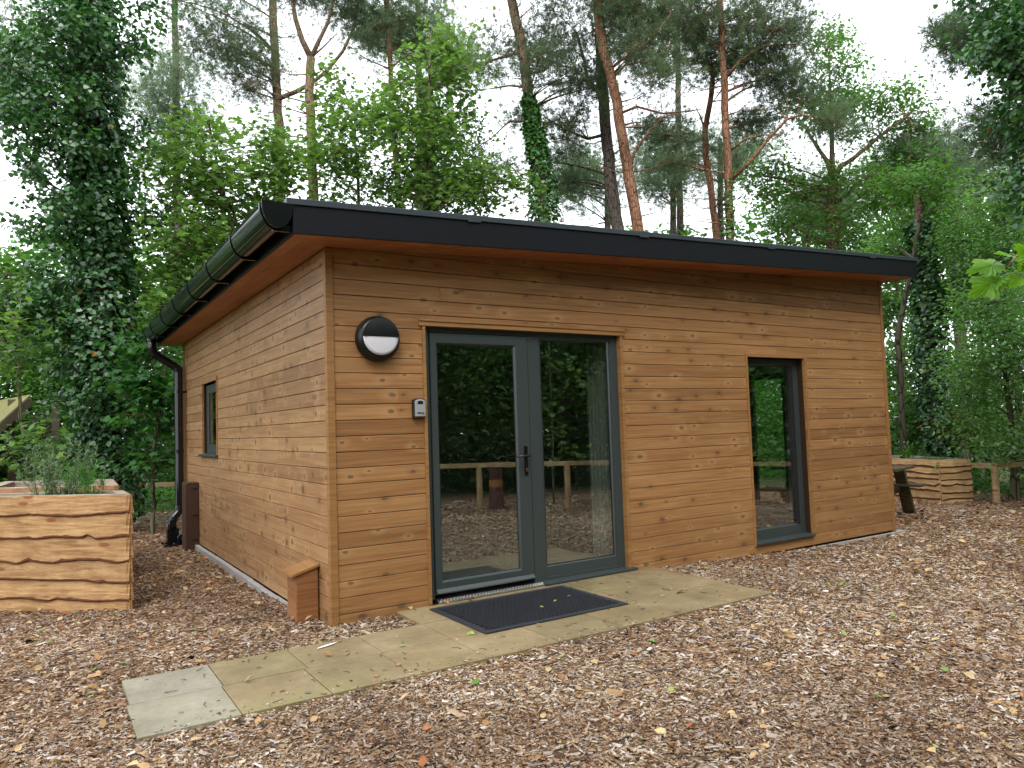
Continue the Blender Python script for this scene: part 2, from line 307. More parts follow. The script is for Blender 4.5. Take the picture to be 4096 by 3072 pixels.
# ---------------------------------------------------------------- object helpers
def tag(o, label=None, cat=None, group=None, kind=None):
    if label: o['label'] = label
    if cat: o['category'] = cat
    if group: o['group'] = group
    if kind: o['kind'] = kind
    return o
def empty(name, loc, label, cat, group=None, rz=0):
    o = bpy.data.objects.new(name, None); COL.objects.link(o); o.location = loc; o.rotation_euler = (0, 0, rz); o.empty_display_size = .2
    return tag(o, label, cat, group)
def put(name, me, parent=None):
    o = bpy.data.objects.new(name, me); COL.objects.link(o)
    if parent is not None:
        o.parent = parent; a = parent; loc = Vector((0, 0, 0))
        while a is not None: loc += a.location; a = a.parent
        o.location = -loc if parent.type == 'EMPTY' or True else (0, 0, 0)
        # world-space vertices: cancel the parents' offsets
    return o
class MB:
    def __init__(s): s.v = []; s.f = []; s.m = []
    def add(s, vs_, fs, mi=0):
        b = len(s.v); s.v += [tuple(map(float, q)) for q in vs_]
        for f in fs: s.f.append(tuple(b + i for i in f)); s.m.append(mi)
    def box(s, x0, x1, y0, y1, z0, z1, mi=0):
        s.add([(x0, y0, z0), (x1, y0, z0), (x1, y1, z0), (x0, y1, z0), (x0, y0, z1), (x1, y0, z1), (x1, y1, z1), (x0, y1, z1)],
              [(0, 3, 2, 1), (4, 5, 6, 7), (0, 1, 5, 4), (1, 2, 6, 5), (2, 3, 7, 6), (3, 0, 4, 7)], mi)
    def prism(s, poly, vec, mi=0):
        n = len(poly); v = [tuple(p) for p in poly] + [tuple(p[i] + vec[i] for i in range(3)) for p in poly]
        s.add(v, [tuple(range(n))[::-1], tuple(range(n, 2 * n))] + [(i, (i + 1) % n, n + (i + 1) % n, n + i) for i in range(n)], mi)
    def bar(s, a, b, w_, h_, mi=0, up=(0, 0, 1)):
        a = Vector(a); b = Vector(b); d = (b - a).normalized(); u = Vector(up); sd_ = d.cross(u).normalized(); u = sd_.cross(d)
        P = []
        for q in (a, b):
            for i, j in ((-1, -1), (1, -1), (1, 1), (-1, 1)): P.append(q + sd_ * (i * w_ / 2) + u * (j * h_ / 2))
        s.add(P, [(0, 1, 2, 3), (7, 6, 5, 4), (0, 4, 5, 1), (1, 5, 6, 2), (2, 6, 7, 3), (3, 7, 4, 0)], mi)
    def tube(s, pts, rad, n=8, mi=0, cap=True):
        pts = [Vector(p) for p in pts]; rings = []
        b = len(s.v); pd = None
        for i, p in enumerate(pts):
            d = (pts[min(i + 1, len(pts) - 1)] - pts[max(i - 1, 0)])
            d = d.normalized() if d.length > 1e-9 else Vector((0, 0, 1))
            if pd is None: u = d.orthogonal().normalized()
            else: u = (u - d * u.dot(d)); u = u.normalized() if u.length > 1e-6 else d.orthogonal().normalized()
            pd = d; v = d.cross(u); r = rad[i] if hasattr(rad, '__len__') else rad
            for k in range(n):
                a = 2 * math.pi * k / n; q = p + (u * math.cos(a) + v * math.sin(a)) * r; s.v.append(tuple(q))
        for i in range(len(pts) - 1):
            for k in range(n):
                s.f.append((b + i * n + k, b + i * n + (k + 1) % n, b + (i + 1) * n + (k + 1) % n, b + (i + 1) * n + k)); s.m.append(mi)
        if cap:
            s.f.append(tuple(b + k for k in range(n))[::-1]); s.m.append(mi)
            e = b + (len(pts) - 1) * n; s.f.append(tuple(e + k for k in range(n))); s.m.append(mi)
    def build(s, name, mats, parent=None, smooth=False, bevel=0):
        me = bpy.data.meshes.new(name); me.from_pydata(s.v, [], s.f)
        for m in (mats if isinstance(mats, list) else [mats]): me.materials.append(m)
        me.polygons.foreach_set('material_index', s.m)
        if smooth: me.polygons.foreach_set('use_smooth', [True] * len(s.f))
        me.update(); o = put(name, me, parent)
        if bevel:
            b = o.modifiers.new("bevel", 'BEVEL'); b.width = bevel; b.segments = 2; b.limit_method = 'ANGLE'
        return o
def npmesh(name, V, faces_flat, sizes, mat, parent=None, midx=None, smooth=False):
    me = bpy.data.meshes.new(name); V = np.ascontiguousarray(V, dtype=np.float32)
    me.vertices.add(len(V)); me.vertices.foreach_set('co', V.ravel())
    me.loops.add(len(faces_flat)); me.loops.foreach_set('vertex_index', np.asarray(faces_flat, dtype=np.int32))
    st = np.concatenate([[0], np.cumsum(sizes)[:-1]]).astype(np.int32)
    me.polygons.add(len(sizes)); me.polygons.foreach_set('loop_start', st); me.polygons.foreach_set('loop_total', np.asarray(sizes, dtype=np.int32))
    for m in (mat if isinstance(mat, list) else [mat]): me.materials.append(m)
    if midx is not None: me.polygons.foreach_set('material_index', np.asarray(midx, dtype=np.int32))
    if smooth: me.polygons.foreach_set('use_smooth', np.ones(len(sizes), dtype=bool))
    me.update(calc_edges=True); me.validate()
    return put(name, me, parent)

# leaf templates: (verts, faces)
def T_poly(pts): return np.array([(x, y, z) for x, y, z in pts], float), [tuple(range(len(pts)))]
T_RHOMB = T_poly([(0, 0, 0), (.45, -.27, .05), (1, 0, -.03), (.45, .27, .05)])
def lobed(angles, radii, notch=.45):
    P = [(0, 0, 0)]
    for i, (a, r) in enumerate(zip(angles, radii)):
        P.append((.35 + r * math.cos(R_(a)), r * math.sin(R_(a)), -.05 * r))
        if i < len(angles) - 1:
            a2 = (a + angles[i + 1]) / 2; r2 = notch * min(r, radii[i + 1]); P.append((.35 + r2 * math.cos(R_(a2)), r2 * math.sin(R_(a2)), .04))
    return P
T_MAPLE = T_poly(lobed([-125, -62, 0, 62, 125], [.38, .58, .65, .58, .38], .62))
T_IVY = T_poly([(0, 0, 0), (.1, -.42, .02), (.5, -.38, .0), (1, 0, -.08), (.5, .38, 0), (.1, .42, .02)])
def tuft(n, seed, spread=1.1, w_=.06):
    r = np.random.default_rng(seed); V = []; F = []
    for i in range(n):
        a = r.uniform(0, 2 * math.pi); e = r.uniform(.15, spread); d = np.array([math.cos(e), math.sin(e) * math.cos(a), math.sin(e) * math.sin(a)])
        q = np.cross(d, r.normal(size=3)); q /= np.linalg.norm(q); b = len(V)
        V += [q * w_ * .5, -q * w_ * .5, d * r.uniform(.75, 1.05) - q * w_ * .3, d * 1.0 + q * w_ * .3]; F.append((b, b + 1, b + 2, b + 3))
    return np.array(V), F
T_TUFT = tuft(14, 1, 1.2, .06)
T_ROSE = tuft(7, 3, 1.2, .16)

def scatter(name, P, size, tmpl, mat, parent, rng, up=.6, out=None, outw=0., along=None, midx=None):
    """one mesh of many small leaves; P world points (N,3)"""
    n = len(P); TV, TF = tmpl
    nr = rng.normal(size=(n, 3)); nr /= np.linalg.norm(nr, axis=1, keepdims=True)
    nr[:, 2] = np.abs(nr[:, 2]) if up >= 0 else nr[:, 2]
    nm = nr + np.array([0, 0, max(up, 0)])
    if out is not None: nm = nm + out * outw
    nm /= np.linalg.norm(nm, axis=1, keepdims=True)
    t0 = rng.normal(size=(n, 3)) if along is None else along + rng.normal(size=(n, 3)) * .35
    if along is None: tx = t0 - nm * (t0 * nm).sum(1, keepdims=True); tx /= np.linalg.norm(tx, axis=1, keepdims=True)
    else:
        tx = t0 / np.linalg.norm(t0, axis=1, keepdims=True); nm = nm - tx * (nm * tx).sum(1, keepdims=True); nm /= np.linalg.norm(nm, axis=1, keepdims=True)
    ty = np.cross(nm, tx)
    s_ = np.broadcast_to(np.asarray(size, float), (n,)) * rng.uniform(.65, 1.25, n)
    V = P[:, None, :] + s_[:, None, None] * (TV[None, :, 0:1] * tx[:, None, :] + TV[None, :, 1:2] * ty[:, None, :] + TV[None, :, 2:3] * nm[:, None, :])
    k = len(TV); off = (np.arange(n) * k)[:, None]
    fl = np.array([i for f in TF for i in f])[None, :] + off
    sizes = np.tile([len(f) for f in TF], n)
    mi = None if midx is None else np.repeat(midx, len(TF))
    return npmesh(name, V.reshape(-1, 3), fl.ravel(), sizes, mat, parent, mi)

def at(u, v, D):
    """world point seen at (u, v) of the 2212-wide photo at horizontal distance D"""
    d = AXF + AXR * ((u * 1.85172 - 2048) / FPX) + AXU * ((1536 - v * 1.85172) / FPX)
    return CAM + d * (D / math.hypot(d[0], d[1]))
def smooth(t): t = np.clip(t, 0, 1); return t * t * (3 - 2 * t)
def gz(x, y):
    x = np.asarray(x, float); y = np.asarray(y, float)
    a = np.maximum(smooth((x - 2.5) / 4.2), smooth((y + .1) / 3.2))
    z = .052 - .095 * a
    near = smooth((-y - .3) / .9) * (1 - smooth((x - 3.4) / 1.5)); z = z + .006 * near
    return z - .0025 * np.maximum(0, np.hypot(x - 3, y) - 9)

# ================================================================= SETTING: ground, path
xs = np.concatenate([np.linspace(-160, -14, 14), np.arange(-12, 24, .3), np.linspace(26, 170, 14)])
ys = np.concatenate([np.linspace(-150, -16, 14), np.arange(-14, 26, .3), np.linspace(28, 170, 14)])
X, Y = np.meshgrid(xs, ys); rg = np.random.default_rng(1)
Z = gz(X, Y) + rg.normal(0, .004, X.shape) - .006
Z = np.where((X > .1) & (X < 6.95) & (Y > .15) & (Y < 6.1), -.2, Z)
far = np.hypot(X - 3, Y - 1); Z = np.where(far > 14, Z + .25 * np.sin(X * .31) * np.cos(Y * .27) * smooth((far - 14) / 10), Z)
nx, ny = len(xs), len(ys); idx = np.arange(nx * ny).reshape(ny, nx)
Fq = np.stack([idx[:-1, :-1], idx[:-1, 1:], idx[1:, 1:], idx[1:, :-1]], -1).reshape(-1, 4)
cx = X.ravel()[Fq].mean(1); cyy = Y.ravel()[Fq].mean(1)
clear = ((cx - 3.2) / 9.5) ** 2 + ((cyy + .2) / 9.0) ** 2 + .12 * np.sin(cx * 1.7) + .1 * np.sin(cyy * 2.1) < 1
g = npmesh("ground", np.stack([X.ravel(), Y.ravel(), Z.ravel()], 1), Fq.ravel(), np.full(len(Fq), 4), [MT['ground'], MT['forest']], None, np.where(clear, 0, 1), True)
tag(g, kind='structure')

# sandstone path: one paved surface of slabs
PZ = .075
pm = MB()
def slab(x0, x1, y0, y1, mi=0):
    e = .0025; r = random.uniform(-.0015, .0015)
    pm.box(x0 + e, x1 - e, y0 + e, y1 - e, PZ - .045, PZ + r, mi)
random.seed(4)
xf = [-1.37, -.915, -.47, -.01, .465, .975, 1.50, 2.01, 2.52, 3.0]
for i in range(len(xf) - 1):
    slab(xf[i], xf[i + 1], -1.375, -.885, 1 if i == 0 else 0)
xb = [-1.355, -.905, -.445, .012, .475]
for i in range(4): slab(xb[i], xb[i + 1], -.885, -.435, 1 if i == 0 else 0)
xu = [.475, .985, 1.5, 2.015, 2.53, 3.03]
for i in range(5): slab(xu[i], xu[i + 1], -.885, -.445)
for i in range(5): slab(xu[i], xu[i + 1], -.445, -.012)
pm.box(-1.36, 3.02, -1.365, -.45, .0, PZ - .03, 2)
tag(pm.build("path", [MT['sand'], MT['sand_grey'], MT['concrete']], bevel=.002), kind='structure')

# ================================================================= THE CABIN
WX, WY, H = 7.04, 6.25, .115
SL = .0445
def zs(x): return 2.752 + SL * x            # underside of the soffit
cab = empty("timber_cabin", (0, 0, 0), "low timber-clad cabin with a black-edged mono-pitch roof and grey glazed door", "cabin")

def clip_top(poly):
    out = []
    for i in range(len(poly)):
        a, b = poly[i], poly[(i + 1) % len(poly)]
        fa = zs(a[0]) + .01 - a[1]; fb = zs(b[0]) + .01 - b[1]
        if fa >= 0: out.append(a)
        if fa * fb < 0: t_ = fa / (fa - fb); out.append((a[0] + (b[0] - a[0]) * t_, a[1] + (b[1] - a[1]) * t_))
    return out
def bevelled_board(mb, mapf, poly, th, mi=0):
    """poly in (s, z); front face inset by a small chamfer; mapf(s, z, depth) -> xyz"""
    if len(poly) < 3: return
    c = .003; cs = sum(p[0] for p in poly) / len(poly); cz = sum(p[1] for p in poly) / len(poly)
    fr = [(p[0] - math.copysign(.0008, p[0] - cs), p[1] - math.copysign(c, p[1] - cz)) for p in poly]
    n = len(poly)
    v = [mapf(p[0], p[1], 0) for p in fr] + [mapf(p[0], p[1], c) for p in poly] + [mapf(p[0], p[1], th) for p in poly]
    f = [tuple(range(n))] + [(i, i + n, (i + 1) % n + n, (i + 1) % n) for i in range(n)] + [(i + n, i + 2 * n, (i + 1) % n + 2 * n, (i + 1) % n + n) for i in range(n)]
    mb.add(v, f, mi)
def cladding(mb, mapf, s0, s1, holes, zfun, seed, zb=0.0, flat_top=None):
    rnd = random.Random(seed)
    row = 0; z = 0.0
    while z < (flat_top or 3.2):
        z0, z1 = max(z, zb) + .0021, z + H - .0021
        segs = [(s0, s1)]
        for (a, b, c, d) in holes:
            if z1 > c + .001 and z0 < d - .001:
                ns = []
                for (p, q) in segs:
                    if b <= p or a >= q: ns.append((p, q, )); continue
                    if a > p: ns.append((p, a))
                    if b < q: ns.append((b, q))
                segs = ns
        # parts of a row above / below an opening it only grazes
        pieces = []
        for (p, q) in segs:
            if q - p > 2.6 and rnd.random() < .55:
                j = rnd.uniform(p + .8, q - .8); pieces += [(p, j - .0006), (j + .0006, q)]
            else: pieces.append((p, q))
        for (p, q) in pieces: bevelled_board(mb, mapf, zfun([(p, z0), (q, z0), (q, z1), (p, z1)]), .018)
        for (a, b, c, d) in holes:      # slivers between the opening's edge and the row's edge
            if z1 > d + .004 and z0 < d - .001: bevelled_board(mb, mapf, zfun([(a, d), (b, d), (b, z1), (a, z1)]), .018)
            if z0 < c - .004 and z1 > c + .001: bevelled_board(mb, mapf, zfun([(a, z0), (b, z0), (b, c), (a, c)]), .018)
        z += H; row += 1
fw = MB()
DO = (.775, 2.757, .07, 2.235); WO = (4.50, 5.443, .105, 2.062)
cladding(fw, lambda s, z, d: (s, d, z), .046, 7.0, [(DO[0], DO[1], 0, DO[3]), WO], clip_top, 3)
fw.build("front_wall", MT['clad'], cab)
lw = MB(); SO = (3.955, 4.90, 1.165, 2.075)
cladding(lw, lambda s, z, d: (d, s, z), .046, WY, [SO], lambda p: [(a, min(b, 2.755)) for a, b in p] if p[0][1] < 2.75 else [], 8, zb=.028)
o = lw.build("side_wall", MT['clad2'], cab)
# solid wall core with real openings (dark lining seen in the gaps), room inside
core = MB()
def wallcore_x(y0, y1, holes, x0, x1):
    xs_ = sorted({x0, x1} | {h[0] for h in holes} | {h[1] for h in holes})
    for a, b in zip(xs_[:-1], xs_[1:]):
        h = [q for q in holes if q[0] <= a and q[1] >= b]
        if not h: spans = [(-.02, None)]
        else: spans = [(-.02, h[0][2]), (h[0][3], None)]
        for lo, hi in spans:
            if hi is None:
                core.prism([(a, y0, lo), (b, y0, lo), (b, y0, zs(b) - .002), (a, y0, zs(a) - .002)], (0, y1 - y0, 0))
            else: core.box(a, b, y0, y1, lo, hi)
wallcore_x(.022, .16, [DO, WO], .022, 7.02)
wallcore_x(WY - .16, WY - .02, [], .16, 6.9)
def wallcore_y(x0, x1, hole, y0, y1, zt):
    a, b, c, d = hole
    core.box(x0, x1, y0, a, -.02, zt); core.box(x0, x1, b, y1, -.02, zt); core.box(x0, x1, a, b, -.02, c); core.box(x0, x1, a, b, d, zt)
wallcore_y(.022, .16, SO, .162, WY - .02, 2.745)
RO = (1.36, 1.98, .17, 2.03)
wallcore_y(6.9, 7.02, RO, .162, WY - .162, 3.04)
core.build("wall_core", MT['backing'], cab)
rm = MB()
def inner(mb, mi=0):
    # plaster lining, 4 walls with openings + ceiling
    def band(axis, pos, t_, hole, s0, s1, zt):
        a, b, c, d = hole
        for (p, q, lo, hi) in ((s0, a, .03, zt), (b, s1, .03, zt), (a, b, .03, c), (a, b, d, zt)):
            if q - p < .001 or hi - lo < .001: continue
            if axis == 'x': mb.box(p, q, pos, pos + t_, lo, hi, mi)
            else: mb.box(pos, pos + t_, p, q, lo, hi, mi)
    band('x', .163, .02, (DO[0], DO[1], .03, DO[3]), .185, 3.6, 2.7); band('x', .163, .02, WO, 3.6, 6.87, 2.7)
    band('y', .163, .02, SO, .163, 6.08, 2.7); band('y', 6.875, .02, RO, .163, 6.08, 2.7)
    mb.box(.185, 6.87, 6.06, 6.08, .03, 2.7, mi)
    mb.box(.185, 6.87, .185, 6.06, 2.68, 2.70, mi)
inner(rm); rm.box(.16, 6.9, .16, 6.09, -.02, .028, 1)
rm.build("room_lining", [MT['inner_wall'], MT['inner_floor']], cab)
# right and back outer cladding
rw = MB()
cladding(rw, lambda s, z, d: (WX - d, s, z), .046, WY, [RO], lambda p: [(a, min(b, 3.06)) for a, b in p] if p[0][1] < 3.05 else [], 21)
rw.build("far_side_wall", MT['clad2'], cab)
bw = MB(); cladding(bw, lambda s, z, d: (s, WY - d, z), .02, 7.02, [], clip_top, 22); bw.build("back_wall", MT['clad'], cab)
def post(x0, x1, y0, y1, zt):
    m = MB(); m.box(x0, x1, y0, y1, -.02, zt); m.build("corner_post", MT['trim'], cab, bevel=.003)
post(-.012, .045, -.012, .040, 2.748); post(7.001, 7.052, -.012, .04, 3.06); post(-.012, .03, WY - .03, WY + .012, 2.748)
sd2 = MB(); sd2.box(-.02, -.004, WY + .012, WY + .03, -.02, 2.745); sd2.build("edge_strip", simple("red_brown_strip", (.16, .05, .03), .5), cab)
pl = MB()
for i in range(13):
    y0 = .1 + i * .44; r = random.uniform(-.006, .006)
    pl.box(-.052 + r, -.004 + r, y0, y0 + .435, -.12, .020 + random.uniform(-.004, .003))
pl.box(.0, 7.23, -.035, .0, -.15, -.018); pl.box(7.04, 7.23, .001, 6.2, -.15, -.02)
pl.build("plinth", MT['concrete'], cab, bevel=.004)

# ---- roof
OV = .33; XR = 7.30
rf = MB()
def slopebox(mb, x0, x1, y0, y1, dz0, dz1, mi=0):
    z = lambda x, d: zs(x) + d
    mb.add([(x0, y0, z(x0, dz0)), (x1, y0, z(x1, dz0)), (x1, y1, z(x1, dz0)), (x0, y1, z(x0, dz0)), (x0, y0, z(x0, dz1)), (x1, y0, z(x1, dz1)), (x1, y1, z(x1, dz1)), (x0, y1, z(x0, dz1))],
           [(0, 3, 2, 1), (4, 5, 6, 7), (0, 1, 5, 4), (1, 2, 6, 5), (2, 3, 7, 6), (3, 0, 4, 7)], mi)
slopebox(rf, -OV + .02, XR - .02, -OV + .02, WY + .28, .025, .20)
rf.build("roof_deck", MT['backing'], cab)
gr = MB(); slopebox(gr, -OV + .03, XR - .03, -OV + .05, WY + .26, .2005, .222); gr.build("green_roof", simple("roof_substrate", (.10, .11, .04), .95, .1, var=.5, sc_=9), cab)
for nm, a in (("fascia", (-OV - .0, XR, -OV, -OV + .021)), ("fascia", (-OV - .0, -OV + .021, -OV + .022, WY + .3)), ("fascia", (XR - .021, XR, -OV + .022, WY + .3)), ("fascia", (-OV + .022, XR - .022, WY + .279, WY + .3))):
    m = MB(); slopebox(m, a[0], a[1], a[2], a[3], .0 if a[1] - a[0] > 1 or a[0] > 1 else .003, .192); m.build(nm, MT['black_paint'], cab, bevel=.002)
et = MB()
slopebox(et, -OV - .045, XR + .03, -OV - .012, -OV + .05, .193, .236); slopebox(et, -OV - .045, -OV + .03, -OV + .052, WY + .31, .20, .226); slopebox(et, XR - .03, XR + .03, -OV + .052, WY + .31, .193, .238)
slopebox(et, -OV + .05, XR - .04, WY + .27, WY + .31, .193, .236)
for x in (1.0, 2.75, 4.5, 6.3): slopebox(et, x, x + .11, -OV - .0145, -OV + .053, .181, .2375)
et.build("edge_trim", MT['metal_trim'], cab, bevel=.003)
so = MB()
ny_ = 3; dy = .307 / ny_
for j in range(ny_):        # front soffit boards, mitred at the corner
    ya, yb = -.309 + j * dy + .001, -.309 + (j + 1) * dy - .001
    pts = [(ya, ya), (7.28, ya), (7.28, yb), (yb, yb)]
    v = [(x, y, zs(x) + .001) for x, y in pts] + [(x, y, zs(x) + .02) for x, y in pts]
    so.add(v, [(0, 1, 2, 3), (7, 6, 5, 4), (0, 4, 5, 1), (1, 5, 6, 2), (2, 6, 7, 3), (3, 7, 4, 0)])
    so_pts = [(ya - .004, ya), (yb - .004, yb), (yb - .004, WY + .27), (ya - .004, WY + .27)]
    br = [ya, 1.7, 3.8, WY + .27]
    v = [(x, y, zs(x) + .001) for x, y in so_pts] + [(x, y, zs(x) + .02) for x, y in so_pts]
    so.add(v, [(0, 1, 2, 3), (7, 6, 5, 4), (0, 4, 5, 1), (1, 5, 6, 2), (2, 6, 7, 3), (3, 7, 4, 0)])
slopebox(so, 7.053, 7.278, .01, WY + .27, .001, .02)
so.build("soffit", MT['soffit'], cab)
# ---- gutter with brackets
GX, GR, GD, GZ = -.432, .100, .160, 2.925
def gut_profile(r, d, n=14): return [(GX + r * math.cos(a), GZ - d * math.sin(a)) for a in [math.pi * i / n for i in range(n + 1)]][::-1]
gt = MB(); po = gut_profile(GR, GD); pi_ = gut_profile(GR - .005, GD - .005)
y0, y1 = -.335, 6.42
ring = po + pi_[::-1]; n = len(ring)
gt.add([(x, y0, z) for x, z in ring] + [(x, y1, z) for x, z in ring], [(i, (i + 1) % n, n + (i + 1) % n, n + i) for i in range(n)])
gutter = gt.build("gutter", MT['black_plastic'], cab, smooth=False)
for p in gutter.data.polygons: p.use_smooth = True
for yy in (y0 - .004, y1):
    m = MB(); q = [(x, z) for x, z in gut_profile(GR + .004, GD + .004)] + [(GX + GR + .004, GZ + .012), (GX - GR - .004, GZ + .012)][::-1]
    q = gut_profile(GR + .004, GD + .004); q = [(q[0][0], GZ + .010)] + q + [(q[-1][0], GZ + .010)]
    m.prism([(x, yy, z) for x, z in q], (0, .006, 0)); m.build("end_cap", MT['black_plastic'], gutter)
def gbracket(y, w_=.024):
    m = MB(); a = gut_profile(GR + .007, GD + .007); b = gut_profile(GR + .0015, GD + .0015); ring_ = a + b[::-1]; k = len(ring_)
    m.add([(x, y, z) for x, z in ring_] + [(x, y + w_, z) for x, z in ring_], [(i, (i + 1) % k, k + (i + 1) % k, k + i) for i in range(k)] + [tuple(range(k)), tuple(range(k, 2 * k))[::-1]][:0])
    for i in range(len(a) - 1):
        for yy in (y, y + w_): m.add([(a[i][0], yy, a[i][1]), (a[i + 1][0], yy, a[i + 1][1]), (b[i + 1][0], yy, b[i + 1][1]), (b[i][0], yy, b[i][1])], [(0, 1, 2, 3)])
    m.box(GX - .02, -OV - .001, y + .002, y + w_ - .002, GZ - GD - .012, GZ - GD + .03); m.box(GX + GR + .008, -OV - .001, y, y + w_, GZ - GD, GZ)
    m.build("bracket", MT['black_plastic'], gutter)
for y in (-.29, .62, 1.60, 2.58, 3.55, 4.52, 5.5, 6.2): gbracket(y)
# ---- downpipe
dp = MB(); DR = .056
P0 = [(-.44, 6.12, 2.80), (-.44, 6.12, 2.66), (-.425, 6.12, 2.61), (-.40, 6.12, 2.575), (-.14, 6.12, 2.41), (-.108, 6.12, 2.38), (-.10, 6.12, 2.32), (-.10, 6.12, .44), (-.105, 6.11, .39), (-.135, 6.10, .35), (-.185, 6.08, .30), (-.20, 6.07, .25), (-.20, 6.06, .0)]
dp.tube(P0, DR, 18)
dpo = dp.build("downpipe", MT['black_plastic'], cab, smooth=True)
for c in ((0, .03, .01), (1, .035, 0), (3, .03, 0), (5, .03, 0), (7, .03, .0), (10, .03, 0)):
    a = Vector(P0[c[0]]); b = Vector(P0[c[0] + 1]); d = (b - a).normalized()
    m = MB(); m.tube([a - d * .01, a + d * .045], DR + .008, 18); m.build("pipe_collar", MT['black_plastic'], dpo)
m = MB(); m.tube([(-.10, 6.12, 1.19), (-.10, 6.12, 1.24)], DR + .006, 18); m.build("pipe_collar", MT['black_plastic'], dpo)
m = MB(); m.box(-.10, .0, 6.07, 6.09, 2.035, 2.065); m.tube([(-.10, 6.12, 2.03), (-.10, 6.12, 2.07)], DR + .007, 18); m.build("pipe_clip", MT['black_plastic'], dpo)
m = MB(); m.box(-.275, -.255, 5.985, 6.14, -.03, .16); m.box(-.274, -.135, 5.98, 6.0, -.03, .16); m.box(-.145, -.125, 5.985, 6.14, -.03, .16); m.build("drain_shoe", MT['black_plastic'], dpo)
dg = MB()
for i in range(6): dg.box(-.33 + i * .05, -.305 + i * .05, 5.72, 6.0, -.045, -.02)
dg.box(-.35, -.03, 5.70, 5.725, -.05, -.015); dg.box(-.35, -.03, 5.995, 6.02, -.05, -.015)
dg.build("drain_grate", MT['black_plastic'], cab)
m = MB(); m.tube([(-.14, 5.84, -.03), (-.14, 5.84, .06), (-.12, 5.84, .09), (-.02, 5.80, .10)], .03, 12); m.build("waste_pipe", MT['black_plastic'], cab, smooth=True)

# ---- door set
door = MB()
fy0, fy1 = .040, .105
door.box(.777, .825, fy0, fy1, .10, 2.232); door.box(2.675, 2.755, fy0, fy1, .105, 2.232)
door.box(.826, 2.674, fy0, fy1, 2.175, 2.232); door.box(1.755, 1.865, fy0 - .002, fy1, .09, 2.174)
door.box(1.866, 2.674, fy0, fy1, .105, .128)
dfo = door.build("door_frame", MT['frame'], cab, bevel=.003)
lf_ = MB()   # opening leaf
def leafframe(m, x0, x1, z0, z1, gx0, gx1, gz0, gz1, y0, y1):
    m.box(x0, gx0, y0, y1, z0, z1); m.box(gx1, x1, y0, y1, z0, z1); m.box(gx0 + .0005, gx1 - .0005, y0 + .0005, y1, z0, gz0); m.box(gx0 + .0005, gx1 - .0005, y0 + .0005, y1, gz1, z1)
    # sloped glazing bead
    b = .014
    m.add([(gx0, y0 + .002, gz0), (gx1, y0 + .002, gz0), (gx1 - b, y0 + .02, gz0 + b), (gx0 + b, y0 + .02, gz0 + b)], [(0, 1, 2, 3)])
    m.add([(gx0, y0 + .002, gz1), (gx1, y0 + .002, gz1), (gx1 - b, y0 + .02, gz1 - b), (gx0 + b, y0 + .02, gz1 - b)], [(3, 2, 1, 0)])
    m.add([(gx0, y0 + .002, gz0), (gx0, y0 + .002, gz1), (gx0 + b, y0 + .02, gz1 - b), (gx0 + b, y0 + .02, gz0 + b)], [(3, 2, 1, 0)])
    m.add([(gx1, y0 + .002, gz0), (gx1, y0 + .002, gz1), (gx1 - b, y0 + .02, gz1 - b), (gx1 - b, y0 + .02, gz0 + b)], [(0, 1, 2, 3)])
leafframe(lf_, .831, 1.745, .142, 2.168, .884, 1.628, .222, 2.092, .028, .085)
lf_.prism([(.835, .028, .150), (.835, .006, .150), (.835, .028, .176)], (.905, 0, 0))
leaf = lf_.build("door", MT['frame'], cab)
def pane(x0, x1, z0, z1, y, par):
    m = MB(); m.box(x0, x1, y, y + .004, z0, z1); m.build("pane", MT['glass'], par)
    m = MB()
    for a in ((x0, x0 + .012, z0, z1), (x1 - .012, x1, z0, z1), (x0 + .012, x1 - .012, z0, z0 + .012), (x0 + .012, x1 - .012, z1 - .012, z1)): m.box(a[0], a[1], y - .003, y + .010, a[2], a[3])
    m.build("gasket", MT['frame_dark'], par)
pane(.888, 1.624, .226, 2.088, .052, leaf)
sdl = MB(); leafframe(sdl, 1.867, 2.673, .129, 2.173, 1.886, 2.655, .212, 2.160, .046, .09)
sdo = sdl.build("side_light", MT['frame'], cab); pane(1.89, 2.651, .216, 2.156, .062, sdo)
m = MB(); m.prism([(1.822, .045, .106), (1.822, -.045, .098), (1.822, -.045, .080), (1.822, .045, .078)], (1.01, 0, 0)); m.build("door_sill", MT['frame'], cab, bevel=.003)
m = MB(); m.prism([(.83, .10, .105), (.83, .02, .100), (.83, -.010, .086), (.83, -.010, .0765), (.83, .10, .0765)], (.99, 0, 0))
rr = random.Random(2)
for i in range(34):
    for j in range(2):
        x = .85 + i * .0285 + (j % 2) * .014; m.tube([(x, .001 + j * .016 - .004, .0905 + j * .006), (x + .011, .004 + j * .016, .0925 + j * .006)], .0035, 5)
m.build("threshold", MT['alu'], cab)
h = MB(); h.box(1.678, 1.712, .018, .0275, 1.0, 1.248); hd = h.build("handle", MT['black_plastic'], leaf, bevel=.004)
m = MB(); m.tube([(1.695, .02, 1.165), (1.695, -.03, 1.165)], .011, 12); m.tube([(1.70, -.030, 1.165), (1.66, -.032, 1.164), (1.58, -.028, 1.162)], .009, 12); m.v = m.v
m.tube([(1.582, -.028, 1.162), (1.573, -.016, 1.162)], .008, 10)
for q in m.v: pass
hb = m.build("door_lever", MT['black_plastic'], leaf, smooth=True)
m = MB(); m.tube([(1.695, .020, 1.052), (1.695, .010, 1.052)], .0085, 12); m.box(1.690, 1.700, .010, .020, 1.034, 1.05); m.build("lock_cylinder", MT['brass'], leaf)
